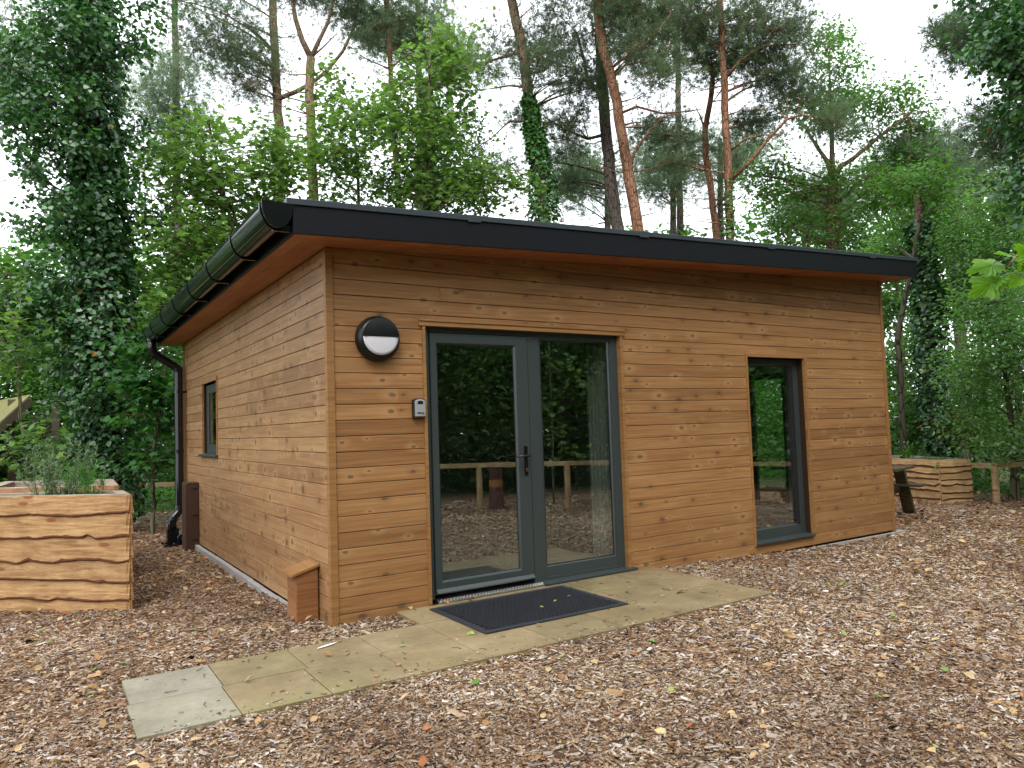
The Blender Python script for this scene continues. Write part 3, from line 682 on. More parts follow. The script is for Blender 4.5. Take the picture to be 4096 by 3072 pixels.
# timber surround
m = MB(); m.box(.750, .7765, -.012, .04, .078, 2.212); m.build("door_trim", MT['trim'], cab, bevel=.002)
m = MB(); m.box(2.7555, 2.788, -.012, .105, .078, 2.214); m.build("door_trim", MT['trim'], cab, bevel=.002)
m = MB(); m.box(.722, 2.815, -.026, .03, 2.250, 2.270); m.box(.724, 2.812, -.018, .032, 2.214, 2.2495); m.build("door_trim", MT['trim'], cab, bevel=.002)
m = MB(); m.box(.778, 2.754, .106, .16, .03, .105); m.build("door_subsill", MT['frame_dark'], cab)
m = MB()
rr = random.Random(5)
for i in range(9):
    y = .17 + i * .028; m.box(2.69 + (i % 2) * .012, 2.725 + (i % 2) * .012, y, y + .026, .10, 2.30)
m.build("curtain", MT['curtain'], cab)

# ---- tall front window
wf = MB(); leafframe(wf, 4.535, 5.435, .130, 2.052, 4.60, 5.352, .232, 1.992, .082, .14)
wo_ = wf.build("window", MT['frame'], cab); pane(4.604, 5.348, .236, 1.988, .108, wo_)
m = MB(); m.box(5.305, 5.3515, .0835, .107, .236, 1.990); m.build("gasket", MT['frame_dark'], wo_)
m = MB(); m.box(4.95, 5.24, .074, .0815, 2.012, 2.034); m.build("trickle_vent", MT['frame'], wo_, bevel=.002)
m = MB(); m.prism([(4.492, .081, .132), (4.492, -.034, .122), (4.492, -.034, .104), (4.492, .081, .104)], (.958, 0, 0)); m.build("sill", MT['frame'], wo_, bevel=.003)
m = MB(); m.box(4.474, 4.5, -.012, .16, .085, 2.0995); m.build("window_trim", MT['trim'], cab, bevel=.002)
m = MB(); m.box(5.444, 5.480, -.012, .16, .124, 2.062); m.build("window_trim", MT['trim'], cab, bevel=.002)
m = MB(); m.box(4.5005, 5.480, -.012, .16, 2.0625, 2.099); m.build("window_trim", MT['trim'], cab, bevel=.002)
# ---- far side window (seen through the tall one)
ff = MB(); X0, X1 = 6.905, 6.965
for (a, b, c, d) in ((1.362, 1.42, .172, 2.028), (1.92, 1.978, .172, 2.028), (1.4205, 1.9195, .172, .24), (1.4205, 1.9195, 1.96, 2.028)): ff.box(X0, X1, a, b, c, d)
f2 = ff.build("window", MT['frame'], cab); m = MB(); m.box(6.93, 6.934, 1.42, 1.92, .24, 1.96); m.build("pane", MT['glass'], f2)
m = MB(); m.box(6.78, 6.90, 1.34, 2.0, .13, .155); m.build("sill", MT['white_trim'], f2)
# ---- small side window
sf = MB(); X0, X1 = .05, .12
for (a, b, c, d) in ((3.957, 4.03, 1.20, 2.06), (4.76, 4.898, 1.20, 2.06), (4.0305, 4.7595, 1.20, 1.31), (4.0305, 4.7595, 1.95, 2.06)): sf.box(X0, X1, a, b, c, d)
s2 = sf.build("window", MT['frame'], cab, bevel=.004)
m = MB(); m.box(.060, .064, 4.03, 4.76, 1.31, 1.95); m.build("pane", MT['glass'], s2)
m = MB(); m.prism([(.049, 3.92, 1.20), (-.04, 3.92, 1.19), (-.04, 3.92, 1.165), (.049, 3.92, 1.165)], (0, 1.05, 0)); m.build("sill", MT['frame'], s2, bevel=.003)
m = MB(); m.box(-.013, .10, 3.925, 3.9545, 1.195, 2.115); m.build("window_trim", MT['trim'], cab, bevel=.002)
m = MB(); m.box(-.003, .12, 4.9005, 4.925, 1.195, 2.0745); m.build("window_trim", MT['trim'], cab)
m = MB(); m.box(-.003, .12, 3.955, 4.925, 2.075, 2.10); m.build("window_trim", MT['trim'], cab)

# ================================================================= things on and by the cabin
def dome(mb, c, r, depth, n=48, m_=10, mi_fn=None):
    pr = [(r, 0), (r, depth * .22), (r * .985, depth * .45), (r * .95, depth * .68), (r * .87, depth * .87), (r * .80, depth * .95), (r * .6, depth * 1.0), (r * .3, depth * 1.03), (0.001, depth * 1.04)]
    b = len(mb.v)
    for (q, d) in pr:
        for k in range(n): a = 2 * math.pi * (k + .5) / n; mb.v.append((c[0] + q * math.cos(a), c[1] - d, c[2] + q * math.sin(a)))
    for i in range(len(pr) - 1):
        for k in range(n):
            mb.f.append((b + i * n + k, b + (i + 1) * n + k, b + (i + 1) * n + (k + 1) % n, b + i * n + (k + 1) % n)); mb.m.append(0)
LC = (.377, -.001, 2.097)
wl = empty("wall_light", LC, "round black bulkhead light with a white half-moon diffuser left of the door", "wall light")
m = MB(); dome(m, LC, .172, .082); m.build("housing", MT['lamp_black'], wl, smooth=True)
m = MB(); k = 28; cz = LC[2] + .008; cxl = LC[0]
pts = [(cxl + .137 * math.cos(a), cz + .137 * math.sin(a)) for a in [math.pi + math.pi * i / k for i in range(k + 1)]]
rows = []
front = lambda x, z: -.0885 - .012 * (1 - ((x - cxl) ** 2 + (z - cz) ** 2) / .0188)
m2 = MB(); b = 0; NR = 7
for j in range(NR + 1):
    s = j / NR
    for (x, z) in pts: xx = cxl + (x - cxl) * s; zz = cz + (z - cz) * s; m2.v.append((xx, front(xx, zz) + .0, zz))
for j in range(NR):
    for i in range(k): q = j * (k + 1) + i; m2.f.append((q, q + 1, q + k + 2, q + k + 1)); m2.m.append(0)
q0 = len(m2.v)
for (x, z) in pts: m2.v.append((x, -.06, z))
for i in range(k): m2.f.append((NR * (k + 1) + i, NR * (k + 1) + i + 1, q0 + i + 1, q0 + i)); m2.m.append(0)
m2.build("diffuser", MT['diffuser'], wl, smooth=True)
m = MB(); pts2 = [(cxl + .1375 * math.cos(a), cz + .002 + .137 * math.sin(a)) for a in [math.pi * i / k for i in range(k + 1)]]
for j in range(NR + 1):
    s = j / NR
    for (x, z) in pts2: xx = cxl + (x - cxl) * s; zz = cz + .002 + (z - cz - .002) * s; m.v.append((xx, front(xx, zz) - .007 * (1 - s * .4), zz))
for j in range(NR):
    for i in range(k): q = j * (k + 1) + i; m.f.append((q, q + 1, q + k + 2, q + k + 1)); m.m.append(0)
q0 = len(m.v)
for (x, z) in pts2: m.v.append((x, -.06, z))
for i in range(k): m.f.append((NR * (k + 1) + i, NR * (k + 1) + i + 1, q0 + i + 1, q0 + i)); m.m.append(0)
m.prism([(cxl - .1375, -.098, cz), (cxl + .1375, -.098, cz), (cxl + .1375, -.098, cz + .003), (cxl - .1375, -.098, cz + .003)], (0, .03, 0))
m.build("eyelid_hood", MT['lamp_black'], wl, smooth=False)
for p in m and bpy.data.objects[-1:] if False else []: pass

ks = empty("key_safe", (.70, -.001, 1.575), "small silver-fronted black key safe beside the door frame", "key safe")
def arch(x0, x1, z0, z1, rise, n=10):
    return [(x0, z0), (x1, z0)] + [(x1 - (x1 - x0) * i / n, z1 - rise + rise * math.sin(math.pi * i / n) ** .7) for i in range(n + 1)]
m = MB(); m.prism([(x, -.001, z) for x, z in arch(.647, .748, 1.505, 1.650, .012)], (0, -.034, 0)); m.build("body", MT['lock_black'], ks, bevel=.004)
m = MB(); m.prism([(x, -.0352, z) for x, z in arch(.6565, .743, 1.511, 1.643, .016)], (0, -.012, 0)); m.build("front_cover", MT['lock_silver'], ks, bevel=.003)
m = MB(); m.prism([(x, -.0474, z) for x, z in arch(.678, .723, 1.604, 1.630, .005)], (0, -.0012, 0)); m.build("dial_window", MT['ink'], ks)
def text(body, size, loc, shear, parent, name, mat, off=.0):
    cu = bpy.data.curves.new(name, 'FONT'); cu.body = body; cu.size = size; cu.shear = shear; cu.extrude = .0004; cu.offset = off; cu.resolution_u = 3
    o_ = bpy.data.objects.new(name, cu); COL.objects.link(o_)
    dg_ = bpy.context.evaluated_depsgraph_get(); me = bpy.data.meshes.new_from_object(o_.evaluated_get(dg_))
    bpy.data.objects.remove(o_)
    co = np.empty(len(me.vertices) * 3); me.vertices.foreach_get('co', co); co = co.reshape(-1, 3)
    W = np.stack([loc[0] + co[:, 0], np.full(len(co), loc[1]) - co[:, 2], loc[2] + co[:, 1]], 1); me.vertices.foreach_set('co', W.ravel())
    me.materials.clear(); me.materials.append(mat); me.update(); return put(name, me, parent)
text("Master", .0195, (.6735, -.0478, 1.5315), .35, ks, "lettering", MT['ink'], .0006)
text("Lock", .0085, (.7155, -.0478, 1.5260), .35, ks, "lettering", MT['ink'], .0004)

# black rubber doormat
mt = empty("doormat", (1.3, -.54, PZ), "black rubber honeycomb doormat lying on the slabs in front of the door", "doormat")
mx0, mx1, my0, my1 = .69, 1.912, -.952, -.130; z0 = PZ + .0025
m = MB()
for (a, b, c, d) in ((mx0, mx1, my0, my0 + .05), (mx0, mx1, my1 - .05, my1), (mx0, mx0 + .05, my0 + .05, my1 - .05), (mx1 - .05, mx1, my0 + .05, my1 - .05)): m.box(a, b, c, d, z0, z0 + .009)
m.build("rim", MT['rubber'], mt, bevel=.003)
m = MB(); m.box(mx0 + .045, mx1 - .045, my0 + .045, my1 - .045, z0, z0 + .0025); m.build("mat_base", MT['rubber_deep'], mt)
m = MB()
px, py = .0370, .0300; ncol = int((mx1 - mx0 - .1) / px); nrow = int((my1 - my0 - .1) / py)
for j in range(nrow):
    for i in range(ncol):
        cx_ = mx0 + .068 + i * px + (px / 2 if j % 2 else 0); cy_ = my0 + .062 + j * py
        if cx_ > mx1 - .06: continue
        b = len(m.v); n = 8
        for (r, z) in ((.0180, z0 + .002), (.0180, z0 + .0125), (.0150, z0 + .0125), (.0148, z0 + .002)):
            for k_ in range(n): a = 2 * math.pi * k_ / n; m.v.append((cx_ + r * 1.0 * math.cos(a), cy_ + r * .78 * math.sin(a), z))
        for q in range(3):
            for k_ in range(n): m.f.append((b + q * n + k_, b + q * n + (k_ + 1) % n, b + (q + 1) * n + (k_ + 1) % n, b + (q + 1) * n + k_)); m.m.append(0)
m.build("honeycomb_tread", MT['rubber'], mt)

# small boxing by the corner
bx = empty("pipe_boxing", (-.085, .375, 0), "short brown timber pipe boxing with a sloping lid at the near corner of the cabin", "pipe boxing")
m = MB(); m.prism([(-.172, .272, -.03), (-.013, .272, -.03), (-.013, .272, .425), (-.172, .272, .382)], (0, .02, 0))
m.prism([(-.172, .2925, -.03), (-.150, .2925, -.03), (-.150, .2925, .388), (-.172, .2925, .382)], (0, .195, 0)); m.prism([(-.172, .488, -.03), (-.013, .488, -.03), (-.013, .488, .425), (-.172, .488, .382)], (0, .02, 0))
m.build("casing", MT['boxwood'], bx, bevel=.002)
m = MB(); m.prism([(-.215, .255, .372), (-.003, .255, .431), (-.003, .255, .452), (-.215, .255, .393)], (0, .265, 0)); m.build("lid", MT['trim'], bx, bevel=.002)
m = MB(); m.box(-.150, -.010, .2705, .2715, .40, .401); m.build("joint_line", MT['backing'], bx) if False else None
bb = empty("brown_boxing", (-.08, 5.3, 0), "tall dark brown plastic meter casing with three notches at the foot of the side wall", "casing")
m = MB(); m.box(-.163, -.004, 5.17, 5.46, -.09, .80); m.prism([(-.163, 5.165, .8), (-.004, 5.165, .8), (-.004, 5.165, .822), (-.150, 5.165, .822)], (0, .3, 0)); m.build("casing", MT['brown_plastic'], bb, bevel=.006)
for z in (.74, .40, .085):
    m = MB(); m.prism([(-.105, 5.168, z), (-.02, 5.168, z - .012), (-.02, 5.168, z + .014)], (0, -.004, 0)); m.build("notch", MT['ink'], bb)

# ================================================================= planters
def offset_poly(poly, d):
    n = len(poly); out = []
    for i in range(n):
        p0, p1, p2 = Vector(poly[i - 1]), Vector(poly[i]), Vector(poly[(i + 1) % n])
        a = (p1 - p0).normalized(); b = (p2 - p1).normalized(); na = Vector((-a.y, a.x)); nb = Vector((-b.y, b.x))
        k_ = (na + nb); k_ = k_ / max(.25, k_.dot(na)) ; out.append((p1 + k_ * d)[:])
    return out
def planter(label, poly, T, zb, nb, seed, mats, rim=.10, group='live-edge raised planters', detail=1):
    rnd = random.Random(seed); c = (sum(p[0] for p in poly) / len(poly), sum(p[1] for p in poly) / len(poly))
    root = empty("raised_planter", (c[0], c[1], zb), label, "planter", group)
    inn = offset_poly(poly, rim)
    n = len(poly)
    for i in range(n):
        a = Vector(poly[i]); b = Vector(poly[(i + 1) % n]); d = (b - a); Ln = d.length; d /= Ln; o = Vector((d.y, -d.x))
        m = MB(); nz = max(8, int(Ln / .04)); zt = T; hts = [rnd.uniform(.78, 1.22) for _ in range(nb)]; s_ = sum(hts); hts = [h_ / s_ * (T - zb) for h_ in hts]
        m.prism([(*(a + o * -.012), zb), (*(b + o * -.012), zb), (*(b + o * -.012), T - .004), (*(a + o * -.012), T - .004)], (-o.x * .02, -o.y * .02, 0), 0)
        for k_ in range(nb):
            zl = zt - hts[k_]; ph = [rnd.uniform(0, 6.28) for _ in range(4)]; am = rnd.uniform(.009, .020)
            kx = [0.0]
            while kx[-1] < Ln: kx.append(kx[-1] + rnd.uniform(.05, .34))
            kv = [rnd.gauss(0, .8) for _ in kx]; k2 = [rnd.gauss(0, 1) for _ in range(int(Ln / .045) + 3)]; k3 = [abs(rnd.gauss(0, 1)) for _ in k2]
            def wav(s): return am * (.6 * math.sin(1.9 * s + ph[0]) + float(np.interp(s, kx, kv)) + .16 * float(np.interp(s / .045, range(len(k2)), k2)))
            v = []
            ex = rnd.uniform(.0, .012) if i == 0 else 0
            for q in range(nz + 1):
                s = Ln * q / nz; base = a + d * (s * (1 + ex / Ln)); zlow = min(zl + wav(s), zl + .03); zlow = max(zlow, zb - .02) if k_ < nb - 1 else zb
                e2 = .006 + .0075 * float(np.interp(s / .045, range(len(k3)), k3))
                for (off, z) in ((-.008, zt + (.012 if k_ else 0)), (.006, zt + (.012 if k_ else 0)), (.022, zlow + e2 + .004), (.026, zlow + .004), (.018, zlow - .004), (.0, zlow - .002), (-.008, zlow + .01)):
                    v.append((*(base + o * off), z))
            f = []; mi = []
            for q in range(nz):
                for r in range(6): f.append((q * 7 + r, (q + 1) * 7 + r, (q + 1) * 7 + r + 1, q * 7 + r + 1)); mi.append(1 if r in (2, 3, 4) else 0)
            f.append(tuple(range(7))); mi.append(0); f.append(tuple(nz * 7 + r for r in range(7))[::-1]); mi.append(0)
            bb_ = len(m.v); m.v += v
            for ff_, mm in zip(f, mi): m.f.append(tuple(bb_ + x for x in ff_)); m.m.append(mm)
            zt = zl
        m.build("side_panel", [mats[0], MT['wane']], root)
    m = MB()
    for i in range(n):
        j = (i + 1) % n
        P = [(*poly[i], T), (*poly[j], T), (*inn[j], T - .002), (*inn[i], T - .002)]
        m.prism([(p[0], p[1], T + .002) for p in P], (0, 0, -.03))
    m.build("rim", mats[1], root)
    m = MB()
    for i in range(n):
        j = (i + 1) % n; m.prism([(*inn[i], T - .03), (*inn[j], T - .03), (*inn[j], T - .2), (*inn[i], T - .2)], tuple(0 if False else q for q in (.001, .001, 0)))
    m.build("inner_board", mats[1], root)
    m = MB(); m.add([(*p, T - .11) for p in inn], [tuple(range(n))]); m.build("soil", MT['soil'], root)
    return root
planter("large live-edge larch planter at the left with a rosemary bush in it, nearest the camera", [(-1.098, 1.848), (-1.106, 2.479), (-2.62, 3.70), (-2.60, 3.235)][::-1][::-1], .945, -.12, 6, 5, (MT['larch'], MT['grey_wood']), .085)
planter("raised planter with a reddish top board directly behind the rosemary planter", [(-1.072, 3.373), (-1.018, 4.75), (-2.10, 5.80), (-2.26, 4.32)], .945, -.12, 6, 6, (MT['larch_red'], MT['grey_wood']), .12)
planter("pale live-edge planter beyond the picnic table, behind the cabin's right end", [(10.49, 1.22), (11.02, 1.005), (11.76, 2.5), (11.5, 3.25), (10.93, 3.15)], .642, -.09, 7, 7, (MT['larch_pale'], MT['grey_wood']), .09)

def put_plant(name, label, cat, base, group=None):
    return empty(name, tuple(base), label, cat, group)
def rosemary(base, hgt, spread, nst, seed, label, mat, name="rosemary_bush", lsz=.045, cat="shrub", dens=110):
    rng = np.random.default_rng(seed); root = put_plant(name, label, cat, base)
    st = MB(); P = []; A = []
    for i in range(nst):
        a = rng.uniform(0, 6.28); r = spread * math.sqrt(rng.uniform(0, 1)); h_ = hgt * rng.uniform(.5, 1); tip = np.array([base[0] + r * math.cos(a), base[1] + r * math.sin(a), base[2] + h_])
        b0 = np.array(base) + np.array([rng.normal(0, .05), rng.normal(0, .05), 0]); mid = (b0 + tip) / 2 + np.array([r * .25 * math.cos(a), r * .25 * math.sin(a), -h_ * .08])
        ts = np.linspace(0, 1, 7); pts = [(1 - t_) ** 2 * b0 + 2 * t_ * (1 - t_) * mid + t_ * t_ * tip for t_ in ts]
        st.tube(pts, [.004 - .003 * t_ for t_ in ts], 4)
        for t_ in rng.uniform(.12, 1, dens):
            p = (1 - t_) ** 2 * b0 + 2 * t_ * (1 - t_) * mid + t_ * t_ * tip; P.append(p + rng.normal(0, .004, 3)); d = (tip - mid) / np.linalg.norm(tip - mid) * .5 + rng.normal(size=3) * .6; A.append(d)
    st.build("stem", MT['bark_green'], root)
    scatter("foliage", np.array(P), lsz, T_poly([(0, 0, 0), (.5, -.075, 0), (1, 0, 0), (.5, .075, 0)]), mat, root, rng, up=.5, along=np.array(A))
    return root
rosemary((-1.62, 2.62, .83), .60, .36, 34, 11, "bushy grey-green rosemary growing in the nearest planter", MT['rosemary'])
rosemary((-1.34, 2.42, .83), .40, .2, 12, 14, "small feathery green weed beside the rosemary in the nearest planter", MT['fern'], "weed", .05, "plant", 60)
rosemary((-1.38, 4.35, .83), .36, .24, 14, 15, "light green herb growing in the planter behind the rosemary", MT['fern'], "herb", .06, "plant", 60)
rosemary((11.05, 2.0, .53), .50, .10, 4, 16, "tall young leafy weed standing in the far right planter", MT['fern'], "weed", .11, "plant", 26)
rosemary((10.95, 1.55, .53), .16, .28, 14, 17, "low green herbs filling the far right planter", MT['fern'], "herb", .06, "plant", 40)

# picnic table
pt = empty("picnic_table", (8.25, 1.2, -.05), "mossy dark wooden picnic table half hidden behind the cabin's far corner", "picnic table")
E0 = Vector((8.57, .55, 0)); la = Vector((.97, .22, 0)).normalized(); aa = Vector((-.22, .97, 0)).normalized(); gzt = -.05
m = MB()
for i in range(5): a = E0 - la * (.075 + i * .152); a.z = gzt + .715; m.bar(a, a + aa * 1.75, .142, .042)
m.build("tabletop", MT['table_wood'], pt, bevel=.008)
for sgn in (1, -1):
    m = MB()
    for i in range(2):
        a = E0 - la * .38 + la * sgn * (.62 + i * .152); a.z = gzt + .435; m.bar(a, a + aa * 1.75, .142, .042)
    m.build("bench_seat", MT['table_wood'], pt, bevel=.008)
    for dd in (.25, 1.35):
        m = MB(); a = E0 - la * .38 + la * sgn * .50 + aa * dd; b = E0 - la * .38 + la * sgn * .87 + aa * dd; m.bar((a.x, a.y, gzt + .69), (b.x, b.y, gzt - .01), .075, .15, up=tuple(aa)); m.build("leg", MT['table_wood'], pt, bevel=.006)
for dd in (.31, 1.42):
    m = MB(); a = E0 - la * .38 - la * .78 + aa * dd; b = E0 - la * .38 + la * .78 + aa * dd; m.bar((a.x, a.y, gzt + .37), (b.x, b.y, gzt + .37), .05, .09); m.build("cross_beam", MT['table_wood'], pt, bevel=.006)

# knee-rail fences
def fence(label, pts, hr, seed, spacing=None):
    root = empty("rail_fence", (pts[0][0], pts[0][1], float(gz(*pts[0][:2]))), label, "fence", "low post and rail fences")
    for i in range(len(pts)):
        p = pts[i]; m = MB(); g_ = float(gz(p[0], p[1])); zt = p[2] - .005
        m.tube([(p[0], p[1], g_ - .1), (p[0], p[1], zt)], .052, 12); m.build("post", MT['rail_wood'], root)
        if i < len(pts) - 1:
            q = pts[i + 1]; m = MB(); d = (Vector(q) - Vector(p)).normalized() * .004; m.bar(Vector(p) + d, Vector(q) - d, .085, .07); m.build("rail", MT['rail_wood'], root)
    return root
fence("knee-high rail fence running past the right-hand planter into the trees", [(12.0, 3.3, .53), (11.09, 1.13, .535), (11.05, .655, .54), (12.9, .05, .54), (15.5, -.8, .52)], .6, 1)
fence("knee-high rail fence behind the left planters and the drainpipe", [(-3.2, 11.5, .56), (-1.9, 10.75, .56), (.45, 9.8, .55), (2.4, 9.0, .55)], .6, 3)
fence("knee-high rail fence mirrored in the door glass", [(1.2, -7.2, .80), (3.1, -6.25, .79), (4.58, -5.72, .77), (5.72, -4.72, .765), (7.4, -4.9, .69), (9.35, -3.95, .57), (10.8, -2.3, .55)], .75, 4)

# ================================================================= trees
TREE_BR = {}
def bez(a, c, b, n): return [(1 - t_) ** 2 * a + 2 * t_ * (1 - t_) * c + t_ * t_ * b for t_ in np.linspace(0, 1, n)]
KIND = {
    'pine': dict(t=T_TUFT, size=.13, K=13, per=12, flat=.65, mat='needle', up=.3, tw=.85),
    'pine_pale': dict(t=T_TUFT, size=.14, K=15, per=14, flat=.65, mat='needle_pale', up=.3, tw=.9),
    'syc': dict(t=T_MAPLE, size=.125, K=13, per=10, flat=.75, mat='syc', up=1.0, tw=1.0),
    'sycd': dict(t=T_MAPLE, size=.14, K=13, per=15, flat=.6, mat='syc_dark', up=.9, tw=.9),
    'oak': dict(t=T_RHOMB, size=.115, K=14, per=18, flat=.7, mat='oak', up=.5, tw=.65),
    'hazel': dict(t=T_RHOMB, size=.085, K=14, per=34, flat=.6, mat='hazel', up=.8, tw=.8),
    'ivy': dict(t=T_IVY, size=.075, K=12, per=22, flat=.7, mat='ivy', up=.25, tw=.45),
    'under': dict(t=T_RHOMB, size=.12, K=12, per=20, flat=.6, mat='under', up=.6, tw=.25),
}
def tree(name, label, cat, kind, trunk, r0, r1, clumps, bark, seed, forks=(), group=None, ivy=None, crown_name="crown", nside=9, dens=1., maxlimb=99, ivymat='ivy'):
    """trunk: world points from base up; clumps: (x,y,z,R)"""
    rng = np.random.default_rng(seed); K = KIND[kind]
    trunk = [np.array(p, float) for p in trunk]
    b0 = trunk[0].copy(); g_ = float(gz(b0[0], b0[1])) - .15
    if b0[2] > g_ + .3: trunk.insert(0, np.array([b0[0] + (b0[0] - trunk[1][0]) * .3, b0[1] + (b0[1] - trunk[1][1]) * .3, g_]))
    root = empty(name, (trunk[0][0], trunk[0][1], float(gz(trunk[0][0], trunk[0][1]))), label, cat, group)
    # refine the trunk line with slight natural wobble
    tp = []
    for i in range(len(trunk) - 1):
        m_ = 4
        for q in range(m_): tp.append(trunk[i] + (trunk[i + 1] - trunk[i]) * q / m_ + (rng.normal(0, .012, 3) if q else 0))
    tp.append(trunk[-1]); nT = len(tp); zt = np.array([p[2] for p in tp])
    rr_ = [r0 + (r1 - r0) * i / (nT - 1) for i in range(nT)]; rr_[0] *= 1.35
    mb = MB(); mb.tube(tp, rr_, nside, cap=False)
    skel = [(p, r) for p, r in zip(tp, rr_)]
    for fk in forks:
        pts = [np.array(p, float) for p in fk[0]]; mb.tube(pts, [fk[1] + (fk[2] - fk[1]) * i / (len(pts) - 1) for i in range(len(pts))], 7)
        skel += [(p, fk[1] + (fk[2] - fk[1]) * i / (len(pts) - 1)) for i, p in enumerate(pts)]
    SP = np.array([p for p, _ in skel]); SR = np.array([r for _, r in skel])
    P = []; O = []
    for ci, (x, y, z, R) in enumerate(clumps):
        c = np.array([x, y, z]); h_ = np.hypot(SP[:, 0] - x, SP[:, 1] - y); cost = h_ + np.abs(SP[:, 2] - (z - .35 * h_ - .1)) * .9
        j = int(np.argmin(cost)); a = SP[j]; d = np.linalg.norm(c - a)
        if d > .15 and ci < maxlimb:
            mid = (a + c) / 2 + np.array([0, 0, rng.uniform(-.05, .22) * d]) + rng.normal(0, .07 * d, 3)
            br = min(SR[j] * .5, .010 + .011 * d); pts = bez(a, mid, c, 7)
            mb.tube(pts, [br * (1 - .7 * i / 6) for i in range(7)], 5, cap=False)
        for k_ in range(K['K']):
            dv = rng.normal(size=3); dv /= np.linalg.norm(dv); dv[2] *= K['flat']; e = c + dv * R * rng.uniform(.75, 1.15)
            if k_ % 2 == 0 or kind.startswith('pine'): mb.tube([c, (c + e) / 2 + rng.normal(0, .05 * R, 3), e], [.008, .005, .003], 3, cap=False)
            n_ = max(2, int(K['per'] * dens * (R / .8) ** 1.1)); t_ = rng.uniform(.2, 1.05, n_) ** .8
            pp = c + (e - c) * t_[:, None] + rng.normal(0, K['tw'] * R * .45, (n_, 3)) * np.array([1, 1, K['flat']])
            P.append(pp); O.append(np.repeat(((e - c) / (np.linalg.norm(e - c) + 1e-6))[None], n_, 0))
    if kind.startswith('pine'):
        for q in range(16):
            j = int(rng.integers(nT // 4, nT)); a = rng.uniform(0, 6.28); l_ = rng.uniform(.15, 1.4) ** 1.3; d = np.array([math.cos(a), math.sin(a), rng.uniform(-.1, .5)])
            e = tp[j] + d * l_; mb.tube([tp[j], (tp[j] + e) / 2 + np.array([0, 0, -.06 * l_]), e + rng.normal(0, .06, 3)], [.022, .013, .004], 4, cap=False)
            if l_ > .6:
                for _ in range(3): f_ = e + rng.normal(0, .3, 3); mb.tube([(tp[j] + e) / 2 + (e - tp[j]) * .2, (e + f_) / 2, f_], [.008, .005, .003], 3, cap=False)
    mb.build("trunk", MT[bark], root, smooth=True)
    if P:
        P = np.concatenate(P); O = np.concatenate(O)
        along = (O + np.array([0, 0, .25])) if kind.startswith('pine') else None
        scatter(crown_name, P, K['size'], K['t'], MT[K['mat']], root, rng, up=K['up'], out=O, outw=.5, along=along)
    if ivy:
        pts, rad, n_, size = ivy; pts = [np.array(p) for p in pts]; seg = rng.integers(0, len(pts) - 1, n_); t_ = rng.uniform(0, 1, n_)
        A = np.array(pts); ax = A[seg] + (A[seg + 1] - A[seg]) * t_[:, None]; ra = np.array(rad); r_ = ra[seg] + (ra[seg + 1] - ra[seg]) * t_
        an = rng.uniform(0, 2 * math.pi, n_); o_ = np.stack([np.cos(an), np.sin(an), np.zeros(n_)], 1)
        lump = 1 + .28 * np.sin(ax[:, 2] * 3.1 + an * 2) * np.sin(ax[:, 2] * 1.3 + an * 3 + 1) + .14 * np.sin(ax[:, 2] * 9 + an * 4)
        p = ax + o_ * (r_ * lump * rng.uniform(.72, 1.05, n_))[:, None]
        mats = [MT[ivymat], MT['ivy_old']]; mi = (rng.uniform(0, 1, n_) < .012).astype(int)
        scatter("ivy", p, size, T_IVY, mats, root, rng, up=.35, out=o_, outw=1.2, midx=mi)
    return root
def area(u, v, D, su, sv, n, R, seed, dD=1.0):
    """clumps scattered through an upright ellipsoid of the crown; su, sv half sizes in photo pixels"""
    rng = np.random.default_rng(seed); out = []
    while len(out) < n:
        a, b, c = rng.uniform(-1, 1, 3)
        if a * a + b * b + c * c > 1: continue
        p = at(u + a * su, v + b * sv, D + c * dD); out.append((*p, R * rng.uniform(.7, 1.25)))
    return out
def line(pts, D): return [at(u, v, D) for u, v in pts]

# --- the ivy-covered tree at the left
D = 13.4
lt = line([(240, 1120), (232, 900), (222, 700), (215, 500), (208, 300), (196, 100), (186, -80), (180, -260)], D)
cl = area(60, 300, D, 70, 260, 16, .42, 8, .8) + area(50, 640, D, 60, 120, 8, .38, 9, .6) + area(180, 60, D, 155, 130, 22, .50, 1, 1.0) + area(165, 260, D, 165, 130, 24, .5, 2, 1.0) + area(170, 450, D, 150, 120, 20, .45, 3, .9) + area(190, 640, D, 125, 110, 16, .42, 4, .8) + area(205, 820, D, 90, 110, 12, .36, 5, .6) + area(190, -150, D, 150, 120, 14, .55, 6, 1.0) + area(215, 960, D, 60, 60, 6, .3, 7, .5)
tree("ivy_clad_tree", "tall tree smothered in dark glossy ivy at the left, beyond the planters", "tree", 'ivy', lt, .22, .12, cl, 'bark_dark', 31,
     ivy=(lt, [.42, .46, .48, .46, .42, .40, .38, .35], 15000, .085), dens=1.25)
# --- pines
PG = "tall pines beyond the cabin roof"
def pine(label, pts, D, r0, r1, clumps, bark, seed, forks=(), ivy=None, kind='pine', name="pine_tree", ivymat='ivy', dens=1.25, top=True, maxlimb=99):
    p = line(pts, D)
    return tree(name, label, "pine tree", kind, p, r0, r1, clumps, bark, seed, forks, PG, ivy, ivymat=ivymat, dens=dens, maxlimb=maxlimb)
pine("slim brown pine just left of the forked pine, sending a long limb to the right", [(609, 520), (604, 320), (600, 215), (592, 80), (586, -80), (590, -260)], 21, .16, .09,
     area(520, 90, 21, 110, 70, 9, .8, 41) + area(600, -100, 21, 130, 90, 9, .9, 42) + area(440, 20, 21, 80, 60, 6, .8, 43) + area(560, 180, 21, 70, 40, 4, .6, 44), 'bark_tan', 51, forks=[(line([(602, 213), (640, 198), (672, 180), (705, 155), (740, 112), (765, 60), (772, 0), (772, -60)], 20.5), .07, .03)])
